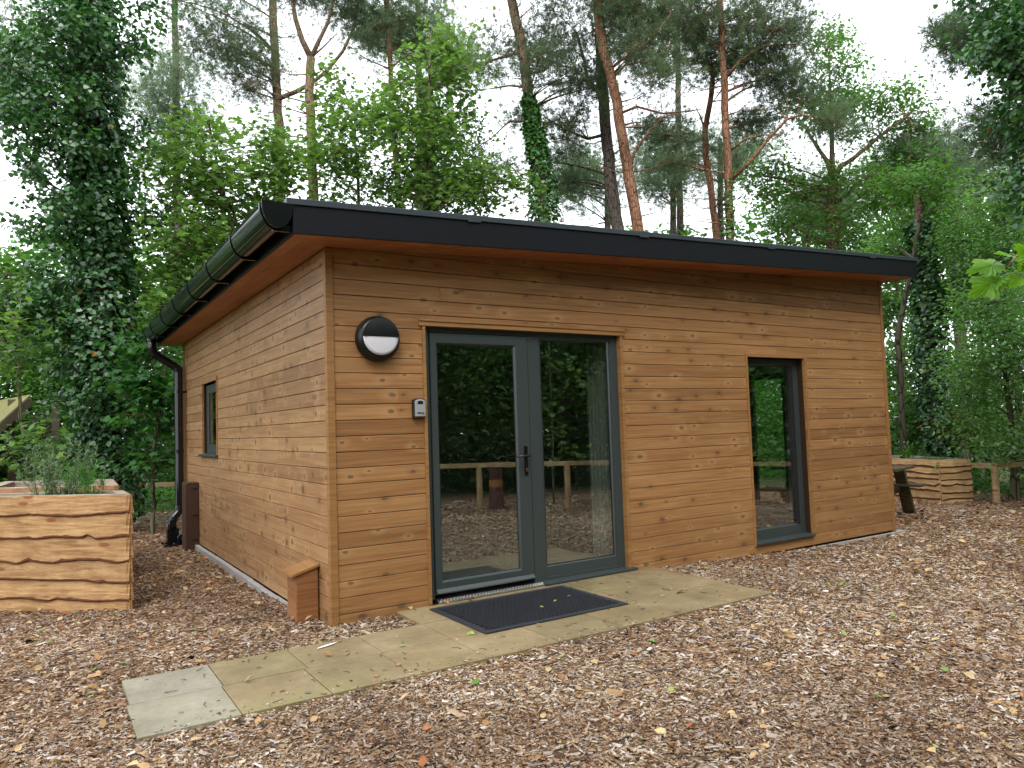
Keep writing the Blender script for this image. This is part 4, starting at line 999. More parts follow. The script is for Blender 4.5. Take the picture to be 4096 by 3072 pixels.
pine("forked orange-tan pine rising straight behind the cabin's left roof corner", [(679, 560), (678, 430), (673, 300), (668, 200), (672, 125)], 17, .125, .10,
     area(640, -60, 17, 90, 60, 7, .7, 45) + area(730, -60, 17, 90, 60, 7, .7, 46) + area(770, 50, 17.5, 60, 60, 5, .55, 47), 'bark_tan', 52,
     forks=[(line([(672, 125), (652, 85), (638, 40), (632, 0), (612, -80)], 17), .08, .03), (line([(672, 125), (690, 85), (708, 50), (722, -10), (745, -100)], 17), .06, .02), (line([(672, 125), (700, 100), (730, 70)], 17), .03, .01)], maxlimb=8)
pine("thin straight pine standing among the bright sycamore leaves", [(865, 540), (862, 440), (855, 340), (848, 240), (838, 60), (830, -60), (826, -220)], 18, .085, .05,
     area(860, 40, 18.5, 110, 70, 9, .7, 48) + area(850, -120, 18, 120, 80, 9, .8, 49) + area(930, 130, 19, 60, 60, 5, .6, 50), 'bark_orange', 53)
pT = [(1195, 620), (1175, 470), (1160, 330), (1150, 260), (1137, 170), (1125, 90), (1105, 0), (1090, -90), (1080, -260)]
pine("leaning pine with a collar of ivy above the middle of the roof", pT, 16.5, .15, .10,
     area(1060, 130, 16.5, 60, 60, 4, .5, 54) + area(1190, 110, 16.5, 70, 70, 5, .6, 55) + area(1090, -120, 16.5, 150, 90, 12, .8, 56) + area(1250, 180, 17, 60, 50, 5, .6, 57) + area(1060, 370, 17, 50, 40, 3, .45, 58), 'bark_tan', 54,
     ivy=(line([(1195, 600), (1178, 470), (1162, 340), (1152, 262), (1143, 205)], 16.5), [.46, .36, .26, .20, .13], 4600, .085), ivymat='ivy_light',
     forks=[(line([(1150, 190), (1100, 185), (1060, 192), (1020, 195)], 16.5), .03, .008), (line([(1158, 260), (1100, 262), (1060, 300), (1010, 330)], 16.5), .03, .008), (line([(1130, 110), (1000, 150), (900, 190), (840, 215)], 16.5), .035, .01)])
pine("grey-barked pine standing beside the leaning orange pine", [(1345, 620), (1335, 495), (1318, 380), (1310, 300), (1300, 180), (1296, 60), (1290, -80), (1285, -260)], 18, .165, .12,
     area(1250, 60, 18, 90, 80, 9, .7, 61) + area(1200, 250, 18, 80, 60, 7, .6, 62) + area(1290, -140, 18, 160, 90, 12, .9, 63) + area(1230, 360, 19, 60, 60, 6, .6, 64) + area(1380, 60, 18, 60, 70, 6, .6, 65), 'bark_grey', 55,
     forks=[(line([(1310, 290), (1270, 300), (1220, 280), (1180, 255)], 18), .05, .015), (line([(1305, 210), (1270, 180), (1262, 130), (1245, 70)], 18), .06, .03), (line([(1302, 200), (1240, 150), (1180, 130)], 18), .04, .012)])
pine("leaning orange pine in the middle of the skyline", [(1392, 620), (1378, 495), (1362, 400), (1345, 300), (1328, 200), (1310, 130), (1295, 60), (1285, -40), (1280, -240)], 16, .135, .09,
     area(1400, 140, 16, 70, 60, 7, .6, 66) + area(1360, 20, 16, 70, 60, 6, .6, 67) + area(1300, -120, 16, 140, 80, 10, .8, 68) + area(1420, 260, 16.5, 60, 40, 5, .5, 69) + area(1420, 60, 17, 60, 50, 4, .5, 168), 'bark_orange', 56,
     forks=[(line([(1355, 380), (1370, 330), (1390, 300), (1430, 255), (1460, 245)], 16), .04, .012), (line([(1340, 245), (1375, 230), (1430, 245), (1490, 240), (1520, 235)], 16), .035, .01), (line([(1322, 170), (1350, 140), (1410, 130), (1450, 95)], 16), .035, .01), (line([(1318, 150), (1345, 128), (1400, 90), (1450, 30)], 16), .04, .012)])
pine("short broken-topped orange pine, lower of the pair on the right", [(1560, 620), (1548, 512), (1538, 430), (1527, 350), (1523, 280), (1537, 200), (1540, 150)], 18.5, .10, .06,
     area(1510, 130, 19, 60, 40, 7, .6, 71) + area(1490, 330, 19.5, 50, 50, 4, .55, 72) + area(1550, 90, 19, 60, 40, 5, .55, 73), 'bark_orange', 57, forks=[(line([(1523, 280), (1512, 250), (1500, 225)], 18.5), .03, .01)])
pine("tall orange pine with ivy at its foot and a long dead limb reaching right", [(1578, 620), (1577, 512), (1575, 400), (1570, 300), (1566, 200), (1562, 130), (1556, 30), (1545, -80), (1540, -240)], 17, .105, .06,
     area(1640, 60, 17.5, 90, 60, 10, .7, 74) + area(1680, 170, 18, 80, 70, 10, .65, 75) + area(1520, 30, 17, 60, 50, 5, .6, 76) + area(1580, -120, 17, 130, 80, 10, .8, 77) + area(1620, 250, 18, 50, 40, 4, .5, 78) + area(1800, 270, 18, 70, 30, 4, .5, 79), 'bark_orange', 58,
     ivy=(line([(1580, 620), (1577, 512), (1574, 440), (1574, 380)], 17), [.22, .17, .10, .06], 700, .07), ivymat='ivy_light',
     forks=[(line([(1577, 390), (1620, 350), (1660, 300), (1700, 258), (1730, 248), (1800, 262)], 17), .05, .014), (line([(1566, 170), (1600, 130), (1650, 100), (1720, 95)], 17), .045, .014), (line([(1572, 330), (1610, 300), (1650, 292), (1690, 290)], 17), .03, .01)])
# paler pines farther back
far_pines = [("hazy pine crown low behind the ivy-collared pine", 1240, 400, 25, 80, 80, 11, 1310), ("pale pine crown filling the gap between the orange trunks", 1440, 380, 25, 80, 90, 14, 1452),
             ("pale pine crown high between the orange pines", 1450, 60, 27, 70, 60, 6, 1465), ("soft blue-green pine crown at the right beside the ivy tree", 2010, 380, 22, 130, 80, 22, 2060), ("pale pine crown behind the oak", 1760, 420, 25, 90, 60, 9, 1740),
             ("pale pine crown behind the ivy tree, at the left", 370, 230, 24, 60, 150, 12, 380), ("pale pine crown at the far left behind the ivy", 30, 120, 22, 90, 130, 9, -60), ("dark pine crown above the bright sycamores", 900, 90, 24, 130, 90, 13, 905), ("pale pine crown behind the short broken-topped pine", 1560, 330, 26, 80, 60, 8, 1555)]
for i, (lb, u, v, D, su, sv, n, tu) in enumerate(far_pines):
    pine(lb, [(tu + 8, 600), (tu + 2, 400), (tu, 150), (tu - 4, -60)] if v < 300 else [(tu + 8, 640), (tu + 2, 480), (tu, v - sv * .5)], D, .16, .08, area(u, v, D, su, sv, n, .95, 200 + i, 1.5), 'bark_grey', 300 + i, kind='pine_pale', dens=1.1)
# --- right-hand oak and broadleaves
ok = line([(1802, 640), (1800, 500), (1798, 430), (1800, 395)], 20)
tree("oak_tree", "spreading oak above the right end of the roof with white sky behind", "oak tree", 'oak', ok, .17, .13,
     area(1790, 110, 20, 50, 75, 12, .55, 81) + area(1770, 230, 20, 90, 60, 14, .6, 82) + area(1700, 400, 20, 90, 70, 13, .6, 83) + area(1860, 240, 20, 60, 60, 8, .55, 84) + area(1930, 230, 20.5, 70, 50, 11, .6, 85) + area(1870, 400, 20, 110, 60, 15, .65, 86) + area(1760, 490, 20, 110, 40, 12, .55, 87) + area(1980, 300, 20.5, 60, 50, 8, .6, 88),
     'bark_tan', 82, forks=[(line([(1800, 395), (1788, 350), (1770, 325), (1745, 285)], 20), .08, .03), (line([(1800, 395), (1815, 360), (1840, 345), (1900, 295), (1960, 250)], 20), .08, .03), (line([(1800, 395), (1797, 340), (1796, 250), (1790, 120)], 20), .09, .02), (line([(1800, 440), (1830, 420), (1850, 400)], 20), .05, .02)], dens=.85)
D = 16.3
rt = line([(2042, 1010), (2028, 960), (2010, 780), (1998, 620), (1985, 480), (1980, 420)], D)
tree("ivy_clad_tree", "dark ivy-wrapped trunk standing behind the right-hand planter", "tree", 'oak', rt, .17, .06, area(1985, 400, D, 70, 40, 9, .5, 191) + area(1990, 450, D + 1, 90, 60, 8, .5, 91) + area(2060, 520, D + 1, 60, 40, 4, .5, 92), 'bark_red', 93, ivy=(rt[:-1], [.08, .24, .30, .27, .22], 5600, .085), ivymat='ivy')
st_ = line([(1950, 980), (1945, 830), (1938, 740), (1955, 640), (1975, 560), (1985, 470)], 16.5)
st_ = line([(1952, 980), (1946, 830), (1938, 740), (1955, 640), (1975, 560), (1985, 470)], 15.4)
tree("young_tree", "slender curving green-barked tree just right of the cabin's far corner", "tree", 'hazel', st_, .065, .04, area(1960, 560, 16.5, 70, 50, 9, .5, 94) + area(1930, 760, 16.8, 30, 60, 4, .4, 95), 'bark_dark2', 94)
ir = line([(2320, 1150), (2300, 600), (2270, 300), (2230, -80), (2220, -260)], 12.5)
tree("ivy_clad_tree", "ivy-covered tree leaning into the top right corner of the view", "tree", 'ivy', ir, .22, .15, area(2190, 60, 12.5, 90, 110, 20, .48, 96, .8) + area(2240, 230, 12.5, 70, 130, 14, .45, 97, .8) + area(2250, 430, 12.5, 60, 80, 8, .4, 98, .7), 'bark_dark', 95,
     ivy=(ir, [.3, .4, .5, .55, .5], 5200, .085), dens=1.2)
pine("pine bough reaching in beside the ivy tree at the top right", [(2330, 900), (2330, 500), (2290, 200), (2280, -60)], 14, .14, .1, area(2110, 90, 14, 70, 40, 8, .5, 99, .7) + area(2180, 280, 15, 60, 60, 8, .6, 100, .7) + area(2060, 70, 14, 40, 30, 3, .35, 190, .5), 'bark_grey', 96, name="pine_tree")
# --- sycamores
sp = line([(912, 600), (912, 440), (912, 400), (922, 340), (928, 200), (930, 60)], 14.6)
tree("sycamore_tree", "bright green young sycamore rising above the middle left of the roof", "sycamore", 'syc', sp, .055, .02,
     area(930, 130, 14.6, 60, 90, 9, .42, 101) + area(960, 260, 14.6, 80, 60, 10, .5, 102) + area(860, 300, 14.8, 100, 70, 10, .5, 103) + area(900, 400, 14.6, 130, 40, 12, .5, 104) + area(1010, 380, 15, 60, 50, 8, .45, 105) + area(1080, 420, 15.5, 70, 40, 7, .42, 305) + area(880, 220, 15, 90, 60, 8, .45, 306) + area(980, 170, 15, 60, 60, 5, .4, 307), 'bark_green', 101, group="sycamores behind the cabin", dens=1.15)
sp = line([(780, 600), (775, 440), (770, 330), (765, 240)], 15.5)
tree("sycamore_tree", "leafy sycamore between the forked pine and the thin pine", "sycamore", 'syc', sp, .05, .02, area(760, 270, 15.5, 60, 60, 8, .48, 106) + area(740, 370, 15.2, 70, 70, 12, .5, 107) + area(720, 190, 16.5, 60, 50, 6, .42, 108) + area(680, 300, 15.8, 60, 70, 7, .42, 308), 'bark_green', 102, group="sycamores behind the cabin", dens=1.15)
sp = line([(560, 900), (548, 700), (515, 560), (480, 400), (450, 260)], 13.6)
tree("sycamore_tree", "arching sycamore filling the space between the ivy tree and the gutter", "sycamore", 'syc', sp, .05, .02,
     area(440, 330, 13.6, 80, 80, 13, .46, 109) + area(540, 330, 14.2, 60, 70, 9, .45, 110) + area(400, 480, 13.4, 90, 80, 14, .46, 111) + area(380, 620, 13.2, 70, 80, 11, .45, 112) + area(500, 450, 14, 80, 60, 12, .45, 113) + area(580, 400, 14.5, 50, 80, 9, .42, 213) + area(360, 350, 14.5, 60, 90, 9, .45, 214) + area(480, 560, 14, 90, 90, 12, .45, 215) + area(620, 330, 15, 50, 70, 6, .42, 216), 'bark_green', 103, group="sycamores behind the cabin", dens=1.15)
sp = line([(330, 1060), (335, 950), (350, 840), (360, 740)], 12.6)
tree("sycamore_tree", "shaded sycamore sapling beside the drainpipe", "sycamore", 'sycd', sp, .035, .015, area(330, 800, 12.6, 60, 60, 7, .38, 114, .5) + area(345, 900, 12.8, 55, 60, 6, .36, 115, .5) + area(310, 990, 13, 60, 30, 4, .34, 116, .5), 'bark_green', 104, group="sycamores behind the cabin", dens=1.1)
sp = line([(60, 1050), (50, 930), (40, 800), (35, 700)], 12.6)
tree("sycamore_tree", "shaded sycamore at the left edge in front of the mossy roof", "sycamore", 'syc', sp, .035, .015, area(30, 740, 12.6, 50, 60, 6, .4, 117, .5) + area(70, 960, 12.2, 70, 45, 6, .38, 118, .4) + area(10, 650, 13.4, 50, 60, 5, .4, 119, .5), 'bark_green', 105, group="sycamores behind the cabin", dens=1.0)
# dark holly / ivy mass behind the sycamores
dk = line([(930, 620), (930, 440), (925, 300), (915, 180)], 18)
tree("ivy_clad_tree", "dark ivy-clad tree showing behind the bright sycamore", "tree", 'ivy', dk, .25, .15, area(930, 330, 18, 110, 110, 22, .75, 121, 1.2) + area(900, 420, 18, 170, 40, 14, .7, 122, 1.0) + area(880, 230, 18, 70, 80, 8, .7, 123), 'bark_dark', 106, dens=1.0)
# hedge bank at the right: each shrub on its own
hz = [("tall pale-leaved hedge shrub at the right edge of the picture", 2170, 800, 14.5, 90, 190, 30), ("hedge shrub under the foreground leaves, right of the ivy-wrapped trunk", 2110, 640, 17.5, 90, 130, 24), ("shaded hedge shrub close behind the rail fence", 2090, 880, 17.5, 90, 90, 18),
      ("low dark shrub just beyond the right-hand planter", 1960, 900, 17.5, 70, 90, 14), ("broad shrub left of the ivy-wrapped trunk", 1940, 680, 20.5, 60, 110, 14), ("upper hedge tree below the oak", 1930, 520, 20, 110, 60, 14), ("high hedge tree at the right edge below the pine", 2170, 500, 16, 90, 110, 20)]
for i, (lb, u, v, D, su, sv, n) in enumerate(hz):
    b = at(u, v, D); tree("hedge_shrub", lb, "shrub", 'hazel' if i not in (3, 4) else 'under', [(b[0], b[1], -.1), (b[0] + .1, b[1], b[2] * .5), tuple(b)], .07, .03, area(u, v, D, su, sv, n, .62, 400 + i, 1.1), 'bark_green', 400 + i, group="shrubs of the hedge at the right", dens=1.0)

# understorey masses
def mass(name, label, cat, pts, n, size, mat, seed, tmpl=T_RHOMB, kind='stuff', group=None):
    rng = np.random.default_rng(seed); P = []
    for (x, y, z, rx, ry, rz) in pts:
        k_ = int(n / len(pts)); q = rng.normal(size=(k_, 3)); q /= np.linalg.norm(q, axis=1, keepdims=True); q *= rng.uniform(.55, 1, (k_, 1)); q[:, 0] *= 1 + .2 * np.sin(q[:, 2] * 7); P.append(np.array([x, y, z]) + q * np.array([rx, ry, rz]))
    P = np.concatenate(P); P[:, 2] = np.maximum(P[:, 2], gz(P[:, 0], P[:, 1]) + .02)
    o = scatter(name, P, size, tmpl, mat, None, rng, up=.6); return tag(o, label, cat, group, kind)
rng = np.random.default_rng(77)
pts = []
for i in range(60):        # wood beyond, an arc behind the cabin from left to right
    a = R_(-2 + 130 * i / 59); r = rng.uniform(26, 31); pts.append((-1.7 + r * math.sin(R_(100) - a * 1.0) if False else -1.7 + r * math.cos(a), -5.1 + r * math.sin(a), rng.uniform(.8, 3.0), 1.9, 1.9, rng.uniform(2.2, 3.6)))
rng2 = np.random.default_rng(771)
for i in range(44):
    a = R_(20 + 88 * i / 43); r = rng2.uniform(27, 31); pts.append((-1.7 + r * math.cos(a), -5.1 + r * math.sin(a), rng2.uniform(5, 8.2), 1.9, 1.9, rng2.uniform(1.6, 2.6)))
mass("woodland", "far-off green woodland undergrowth reading as one mass beyond the trees", "woodland", pts, 170000, .27, MT['under'], 78)
pts = [(-1.7 + r * math.cos(R_(a)), -5.1 + r * math.sin(R_(a)), z, 1.2, 1.2, s_) for (a, r, z, s_) in [(98, 18.5, .5, 1.6), (94, 18.5, 1.1, 1.9), (90, 19, 1.4, 2.1), (86, 19, 1.3, 2.1), (82, 19.5, 1.4, 2.2), (103, 19, 1.2, 1.8), (92, 19.5, 3.4, 1.6), (87, 19.5, 3.6, 1.6), (97, 19.5, 3.2, 1.6), (82, 20, 3.8, 1.6)]]
mass("undergrowth", "dark undergrowth behind the ivy tree and the left fence", "undergrowth", pts, 60000, .13, MT['under'], 79)
pts = [(-1.7 + r * math.cos(R_(a)), -5.1 + r * math.sin(R_(a)), .1, .9, .7, .35) for (a, r) in [(80, 17), (83, 17), (77, 17), (86, 17.2), (24, 16.2), (27, 16.4), (30, 17.2), (33, 17.8), (21, 15.8)]]
mass("ground_cover", "nettles and low green ground cover along the fence line", "ground cover", pts, 14000, .07, MT['under'], 80)
mass("undergrowth", "fresh green undergrowth beyond the cabin seen through the tall window", "undergrowth", [(14 + 1.6 * i, 7.2 + 1.4 * i + (i % 2), .9 + .3 * i, 1.5, 1.5, 1.5 + .3 * i) for i in range(4)] + [(15.5, 10.2, 1.5, 1.6, 1.5, 2.4), (17.5, 8.8, 1.4, 1.5, 1.5, 2.4)], 26000, .10, MT['fern'], 83)
b = at(2055, 925, 16.3); mass("dead_bracken", "patch of rusty dead bracken behind the right-hand rail fence", "bracken", [(b[0], b[1], b[2], .75, .6, .35), (b[0] + .5, b[1] - .4, b[2] - .15, .6, .5, .3)], 520, .07, MT['bracken'], 81)

# --- behind the camera (mirrored in the glass)
def real(u, v, d): return None
bt = [((6.1, -10.6), .19, 'bark_red', "big red-barked pine mirrored in the left-hand door pane", 'pine'), ((9.0, -9.2), .16, 'bark_dark', "dark pine mirrored in the middle of the door glass", 'pine'), ((2.0, -11.5), .2, 'bark_grey', "grey pine standing behind the photographer", 'pine'),
      ((12.5, -6.5), .17, 'bark_red', "red-barked pine mirrored in the tall window", 'pine'), ((8.3, -4.9), .15, 'bark_dark', "dark trunk mirrored in the tall window's left edge", 'oak'), ((-5.0, -9.5), .2, 'bark_grey', "pine beyond the path's end, out to the left", 'pine'), ((-7.5, -2), .2, 'bark_tan', "pine at the left side of the clearing", 'pine')]
for i, ((x, y), r, bk, lb, kd) in enumerate(bt):
    rng = np.random.default_rng(500 + i); cl = [(x + rng.normal(0, 1.3), y + rng.normal(0, 1.3), rng.uniform(6.5, 12), 1.0) for _ in range(12)]
    tree("pine_tree" if kd == 'pine' else "oak_tree", lb, "pine tree" if kd == 'pine' else "oak tree", kd, [(x, y, -.1), (x + .1, y, 4), (x + .05, y + .1, 8), (x, y, 12)], r, r * .6, cl, bk, 500 + i, group="trees behind the photographer", dens=.9)
pts = []
rng = np.random.default_rng(88)
for i in range(34):
    a = R_(-132 + 118 * i / 33); r = rng.uniform(10.2, 12.0); x = 1.5 + r * math.cos(a); y = -.5 + r * math.sin(a) * .93; pts.append((x, y, rng.uniform(1.3, 2.2), 1.5, 1.3, rng.uniform(1.7, 2.6)))
    pts.append((x * 1.1, y * 1.1, rng.uniform(3.6, 5.0), 1.7, 1.5, 1.8)); pts.append((x * 1.25, y * 1.25, rng.uniform(2.0, 3.0), 1.9, 1.8, 2.4)); pts.append((x * 1.3, y * 1.3, rng.uniform(5.6, 7.2), 2.0, 1.8, 2.0))
pts_far = [(x * 1.22, y * 1.22 - 1.5, z * 1.15 + .5, rx * 1.3, ry * 1.3, rz * 1.3) for (x, y, z, rx, ry, rz) in pts if y < -3.5]
mass("woodland", "dark wood closing in behind the hedge on the photographer's side", "woodland", pts_far, 120000, .34, MT['hedge'], 91)
mass("hedge", "dense dark holly and yew hedge closing the clearing behind the photographer", "hedge", pts, 210000, .15, MT['hedge'], 89)
rng = np.random.default_rng(90)
for i, (x, y) in enumerate([(6.05, -5.6), (8.8, -3.6)]):
    cl = [(x + rng.normal(0, .3), y + rng.normal(0, .3), .9 + .42 * k_, .30) for k_ in range(5)]
    tree("sycamore_sapling", ["thin sycamore sapling mirrored in the right-hand door pane", "thin sycamore sapling mirrored in the tall window"][i], "sapling", 'syc', [(x, y, 0), (x + .03, y, 1.4), (x, y + .02, 3.2)], .018, .008, cl, 'bark_green', 600 + i, dens=.35)
stp = empty("tree_stump", (4.92, -5.75, .05), "reddish tree stump with a strip of torn bark, mirrored in the door", "tree stump")
m = MB(); m.tube([(4.92, -5.75, -.1), (4.92, -5.75, .05), (4.925, -5.75, .3), (4.93, -5.75, .62), (4.93, -5.75, .80)], [.17, .135, .12, .118, .122], 16); m.build("bark", MT['bark_red'], stp, smooth=False)
m = MB(); m.tube([(4.927, -5.75, .38), (4.928, -5.75, .50)], .1225, 16, cap=False); m.build("bark_wound", MT['wound'], stp)

# --- old hut at the left edge
hb_ = at(20, 930, 17.0)
hut = empty("mossy_hut", (-3.2, 11.6, -.05), "old open hut with a mossy sloping roof at the far left", "hut")
m = MB(); rA = at(62, 862, 15.5); rB = at(-8, 925, 15.2); rC = at(10, 835, 18.5)
e1 = Vector(rA); e2 = Vector(rB); dn = (e2 - e1).normalized(); bk = Vector((-.25, .97, 0))
pA = e1 + dn * -.05; pB = e1 + dn * 3.2
m.prism([tuple(pA), tuple(pB), tuple(pB + bk * 4.5), tuple(pA + bk * 4.5)], (0, 0, .05)); m.build("roof", MT['moss'], hut)
m = MB(); m.bar(pA - Vector((0, 0, .06)), pB - Vector((0, 0, .06)), .03, .13); m.build("barge_board", MT['hut_wood'], hut)
for (px_, D_) in ((120, 16.0), (25, 16.2)):
    q = at(px_, 930, D_); m = MB(); m.box(q[0] - .06, q[0] + .06, q[1] - .06, q[1] + .06, -.2, 2.2); m.build("post", MT['hut_wood'], hut)
m = MB(); q = at(60, 930, 18.5); m.box(q[0] - 3.0, q[0] + .5, q[1], q[1] + .1, -.2, 2.0); m.build("back_wall", MT['hut_wood'], hut)

# --- the leafy twig close to the camera
br = empty("maple_branch", tuple(at(2330, 560, 2.4)), "bright green maple twig hanging into the right edge close to the camera", "branch")
Dn = 2.3
m = MB()
m.tube([at(2330, 500, Dn), at(2250, 535, Dn), at(2200, 548, Dn - .05), at(2178, 575, Dn - .1), at(2150, 595, Dn - .1), at(2128, 610, Dn - .1)], [.004, .0035, .003, .002, .0013, .001], 6)
m.tube([at(2190, 550, Dn), at(2210, 580, Dn), at(2250, 600, Dn)], [.002, .002, .001], 5)
m.build("twig", simple("red_twig", (.16, .06, .03), .5), br, smooth=True)
T_BIGM = T_poly(lobed([-140, -118, -92, -72, -52, -30, -12, 0, 12, 30, 52, 72, 92, 118, 140], [.36, .46, .42, .60, .60, .50, .66, .72, .66, .50, .60, .60, .42, .46, .36], .93))
rng = np.random.default_rng(9)
lv = [((2170, 572), (2108, 580), .085), ((2165, 600), (2102, 634), .085), ((2175, 590), (2145, 626), .06), ((2200, 560), (2160, 545), .06), ((2205, 585), (2215, 560), .06), ((2215, 590), (2190, 612), .06), ((2240, 570), (2205, 535), .07), ((2270, 560), (2240, 600), .08)]
for a, b, s in lv:
    pa = at(*a, Dn - .1); pb = at(*b, Dn - .13); d = pb - pa; d /= np.linalg.norm(d)
    nrm = -AXF * rng.uniform(.35, .7) + np.array([0, 0, 1]) * rng.uniform(.5, 1) + rng.normal(0, .25, 3); nrm -= d * nrm.dot(d); nrm /= np.linalg.norm(nrm); ty = np.cross(nrm, d)
    TV, TF = T_BIGM; m = MB()
    c0 = pa; V = [c0 + s * (q[0] * d + q[1] * ty + (q[2] + .12 * q[1] * q[1] - .10 * q[0] ** 2) * nrm) for q in TV]; cen = c0 + s * .35 * d + s * .05 * nrm
    V.append(cen); n = len(V) - 1; m.add(V, [(i, (i + 1) % n, n) for i in range(n)]); m.build("leaf", MT['near_leaf'], br)

# --- roof sedum
rng = np.random.default_rng(12); P = []
cent = [(x, -OV + .12 + rng.uniform(0, .15)) for x in (.95, 1.55, 1.62, 2.2, 2.3, 3.1, 3.2, 3.9, 4.6, 4.9, 5.4, 5.9, 6.4, 6.9)] + [(rng.uniform(0, 7), rng.uniform(.2, 5.5)) for _ in range(60)]
for (x, y) in cent:
    k_ = int(rng.uniform(30, 90)); hh = rng.uniform(.02, .07)
    P.append(np.stack([x + rng.normal(0, .09, k_), np.maximum(y + rng.normal(0, .05, k_), -OV + .06), zs(x) + .222 + rng.uniform(0, hh, k_)], 1))
P = np.concatenate(P); so_ = scatter("sedum", P, .028, T_RHOMB, MT['sedum'], cab, rng, up=.4); so_['kind'] = 'stuff'

# ================================================================= mulch chips and litter
rng = np.random.default_rng(3)
planters = [[(-1.098, 1.848), (-1.106, 2.479), (-2.62, 3.70), (-2.60, 3.235)], [(-1.072, 3.373), (-1.018, 4.75), (-2.10, 5.80), (-2.26, 4.32)], [(10.49, 1.22), (11.02, 1.005), (11.76, 2.5), (11.5, 3.25), (10.93, 3.15)]]
def inpoly(x, y, poly):
    r = np.zeros(len(x), bool); n = len(poly)
    for i in range(n):
        (x1, y1), (x2, y2) = poly[i], poly[(i + 1) % n]; c = ((y1 > y) != (y2 > y)) & (x < (x2 - x1) * (y - y1) / (y2 - y1 + 1e-12) + x1); r ^= c
    return r
def ground_pts(n, r0, r1, a0, a1):
    r = np.sqrt(rng.uniform(r0 * r0, r1 * r1, n)); a = np.radians(rng.uniform(a0, a1, n)); x = CAM[0] + r * np.cos(a); y = CAM[1] + r * np.sin(a)
    bad = (x > -.03) & (x < 7.06) & (y > -.004) & (y < 6.3) | (x > -1.37) & (x < 3.0) & (y > -1.375) & (y < -.44) & (rng.uniform(0, 1, n) > .0) | (x > .475) & (x < 3.03) & (y > -.5) & (y < .1)
    for p in planters: bad |= inpoly(x, y, p)
    k_ = (x > -.055) & (x < 0) & (y > .5) & (rng.uniform(0, 1, n) > .10); bad |= k_
    return x[~bad], y[~bad], r[~bad]
sets = []
for (n, r0, r1, a0, a1, s0) in ((150000, 1.7, 4.2, 12, 102, .0145), (150000, 4.2, 7.2, 12, 100, .0170), (90000, 7.2, 11, 12, 98, .022), (55000, 11, 17, 12, 96, .034), (16000, 3.0, 11, -20, 12, .034)):
    x, y, r = ground_pts(n, r0, r1, a0, a1); sets.append((x, y, np.full(len(x), s0)))
x = np.concatenate([s[0] for s in sets]); y = np.concatenate([s[1] for s in sets]); s0 = np.concatenate([s[2] for s in sets])
n = len(x); Lh = s0 * np.exp(rng.normal(0, .5, n)) ; Wd = Lh * rng.uniform(.14, .40, n); th = np.minimum(Wd * .45, .007)
near_path = np.zeros(n)
z = gz(x, y) + rng.uniform(-.004, .010, n)
yaw = rng.uniform(0, 2 * math.pi, n); pit = rng.normal(0, .22, n)
d = np.stack([np.cos(yaw) * np.cos(pit), np.sin(yaw) * np.cos(pit), np.sin(pit)], 1); nm = rng.normal(0, .32, (n, 3)) + np.array([0, 0, 1]); nm -= d * (nm * d).sum(1, keepdims=True); nm /= np.linalg.norm(nm, axis=1, keepdims=True); b_ = np.cross(nm, d)
ne = 420; xe = rng.uniform(-1.3, 3.0, ne); ye = -1.37 + rng.exponential(.05, ne); ye[300:] = rng.uniform(-1.3, -.05, 120); ok_ = (ye < -.45) | (xe > .5); ok_ &= ~((xe > .68) & (xe < 1.92) & (ye > -.96)); kk = np.arange(n)[:ne][ok_]; x[kk] = xe[ok_]; y[kk] = ye[ok_]; z[kk] = PZ + .003; Lh[kk] *= .8
T_ = np.array([(-.5, -.5, 0), (.42, -.5, 0), (.5, .45, 0), (-.46, .5, 0), (-.40, -.1, 1), (.40, .12, 1)])
P = np.stack([x, y, z], 1)
V = P[:, None] + (Lh[:, None] * T_[None, :, 0])[..., None] * d[:, None] + (Wd[:, None] * T_[None, :, 1])[..., None] * b_[:, None] + (th[:, None] * T_[None, :, 2])[..., None] * nm[:, None]
fl = np.array([0, 1, 5, 4, 1, 2, 5, 2, 3, 4, 5, 3, 0, 4]); off = (np.arange(n) * 6)[:, None]
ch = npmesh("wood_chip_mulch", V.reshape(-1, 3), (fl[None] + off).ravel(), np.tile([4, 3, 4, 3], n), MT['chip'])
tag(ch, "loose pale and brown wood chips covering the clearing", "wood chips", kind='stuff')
# twigs and bark shreds
x, y, r = ground_pts(1700, 1.8, 9, 12, 98); mb = MB()
for X_, Y_ in zip(x, y):
    a = rng.uniform(0, 6.28); l_ = rng.uniform(.03, .10); z_ = float(gz(X_, Y_)) + .012; k_ = rng.normal(0, .15)
    mb.tube([(X_, Y_, z_), (X_ + l_ * .5 * math.cos(a), Y_ + l_ * .5 * math.sin(a), z_ + .006), (X_ + l_ * math.cos(a + k_), Y_ + l_ * math.sin(a + k_), z_ + .002)], [.0035, .003, .0012], 4)
for i in range(110):
    X_ = rng.uniform(-1.3, 2.9); Y_ = rng.uniform(-1.33, -.05)
    if X_ < .5 and Y_ > -.45: continue
    a = rng.uniform(0, 6.28); l_ = rng.uniform(.015, .07); z_ = PZ + .0045 + (.012 if (.69 < X_ < 1.91 and -.95 < Y_ < -.13) else 0)
    mb.tube([(X_, Y_, z_), (X_ + l_ * .5 * math.cos(a), Y_ + l_ * .5 * math.sin(a), z_ + .002), (X_ + l_ * math.cos(a + .3), Y_ + l_ * math.sin(a + .3), z_)], [.0022, .0018, .001], 4)
tag(mb.build("twig_litter", MT['bark_dark']), "small dark twigs strewn over the chips and slabs", "twigs", kind='stuff')
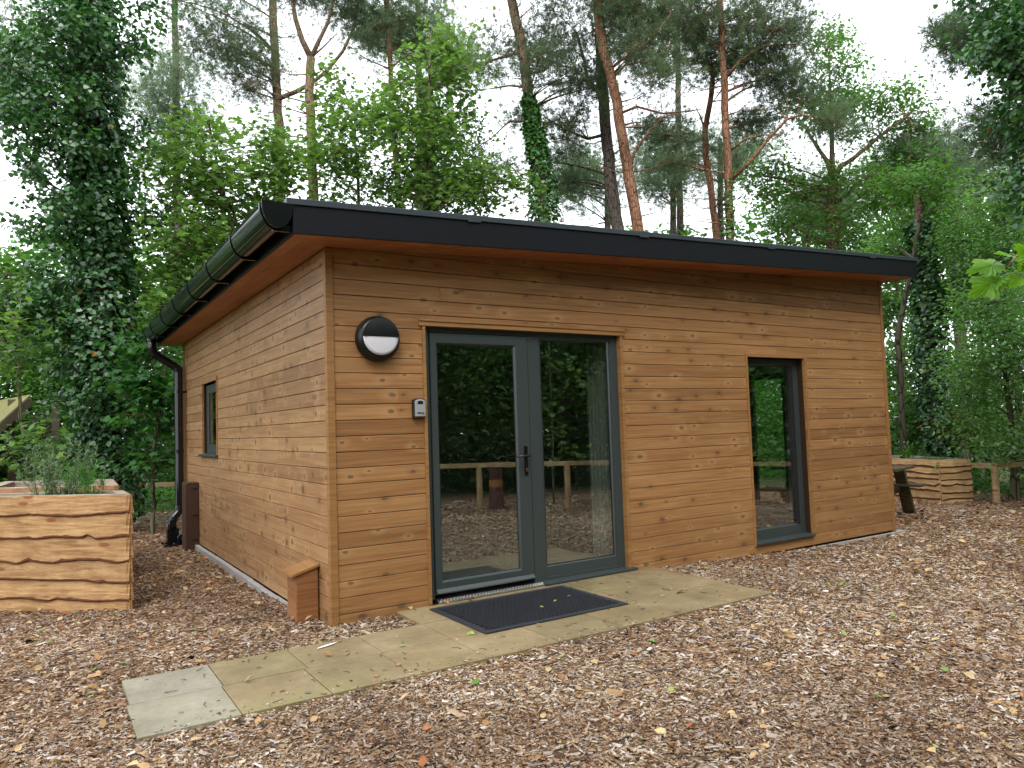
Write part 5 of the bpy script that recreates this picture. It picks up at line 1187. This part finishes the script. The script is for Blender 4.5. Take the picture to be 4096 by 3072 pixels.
# fallen leaves
T_LEAF = (np.array([(0, 0, 0), (.25, -.26, .05), (.6, -.24, .08), (1, 0, -.02), (.6, .24, .10), (.25, .26, .04), (.5, 0, -.04)]), [(0, 1, 6), (1, 2, 6), (2, 3, 6), (3, 4, 6), (4, 5, 6), (5, 0, 6)])
def litter(name, label, n, r0, r1, size, mat, up=1.6, extra=None, a0=12, a1=98):
    x, y, r = ground_pts(n, r0, r1, a0, a1); P = np.stack([x, y, gz(x, y) + .014], 1)
    if extra is not None: P = np.concatenate([P, extra])
    return tag(scatter(name, P, size, T_LEAF, mat, None, rng, up=up), label, "leaf litter", kind='stuff')
ex = np.array([(rng.uniform(-1.3, 2.9), rng.uniform(-1.3, -.5), PZ + .006) for _ in range(14)] + [(.5 + .9 * rng.uniform(), -.02 - .05 * rng.uniform(), PZ + .004) for _ in range(4)])
litter("leaf_litter", "brown curled dead leaves scattered over the wood chips", 1500, 1.8, 9, .055, MT['dead_leaf'], extra=ex)
litter("leaf_litter", "brown dead leaves drifting along the foot of the walls and in the distance", 1800, 8, 17, .085, MT['dead_leaf'])
ex = np.array([(.63, -.72, PZ + .006), (.13, -.85, PZ + .008), (1.55, -.55, PZ + .02), (1.72, -.50, PZ + .02), (1.35, -.62, PZ + .02), (1.15, -.93, PZ + .008), (.60, -.86, PZ + .006)])
litter("green_leaf_litter", "fresh green and yellowing leaves dropped on the chips, slabs and doormat", 170, 1.8, 10, .055, MT['green_leaf'], extra=ex)
# feather
ft_ = MB(); fc = np.array([-.214, -.534, PZ + .004]); dd = np.array([.93, .36, 0]); pp_ = np.array([-.36, .93, 0]); pts = []
for i in range(9): t_ = i / 8; w_ = .013 * math.sin(math.pi * min(1, t_ * .9 + .1)) ; pts.append((fc + dd * (t_ - .5) * .16, w_))
v = [tuple(p + pp_ * w_ + np.array([0, 0, .002])) for p, w_ in pts] + [tuple(p) for p, w_ in pts] + [tuple(p - pp_ * w_ + np.array([0, 0, .002])) for p, w_ in pts]
ft_.add(v, [(i, i + 1, i + 10, i + 9) for i in range(8)] + [(i + 9, i + 10, i + 19, i + 18) for i in range(8)])
tag(ft_.build("feather", MT['feather']), "small white feather lying on the left part of the slab path", "feather")
for a_, b_2 in (((9.9, -.6), "long dark fallen stick lying on the chips at the right edge"), ((-.55, .62), "short dark stick lying on the chips left of the pipe boxing")):
    x_, y_ = a_; k_ = 1 if x_ > 5 else .28; m = MB(); z_ = float(gz(x_, y_)) + .025
    m.tube([(x_, y_, z_), (x_ + .25 * k_, y_ - .25 * k_, z_ + .02 * k_), (x_ + .6 * k_, y_ - .45 * k_, z_ + .01)], [.02 * k_ + .004, .018 * k_, .006], 6); tag(m.build("stick", MT['bark_dark']), b_2, "stick")
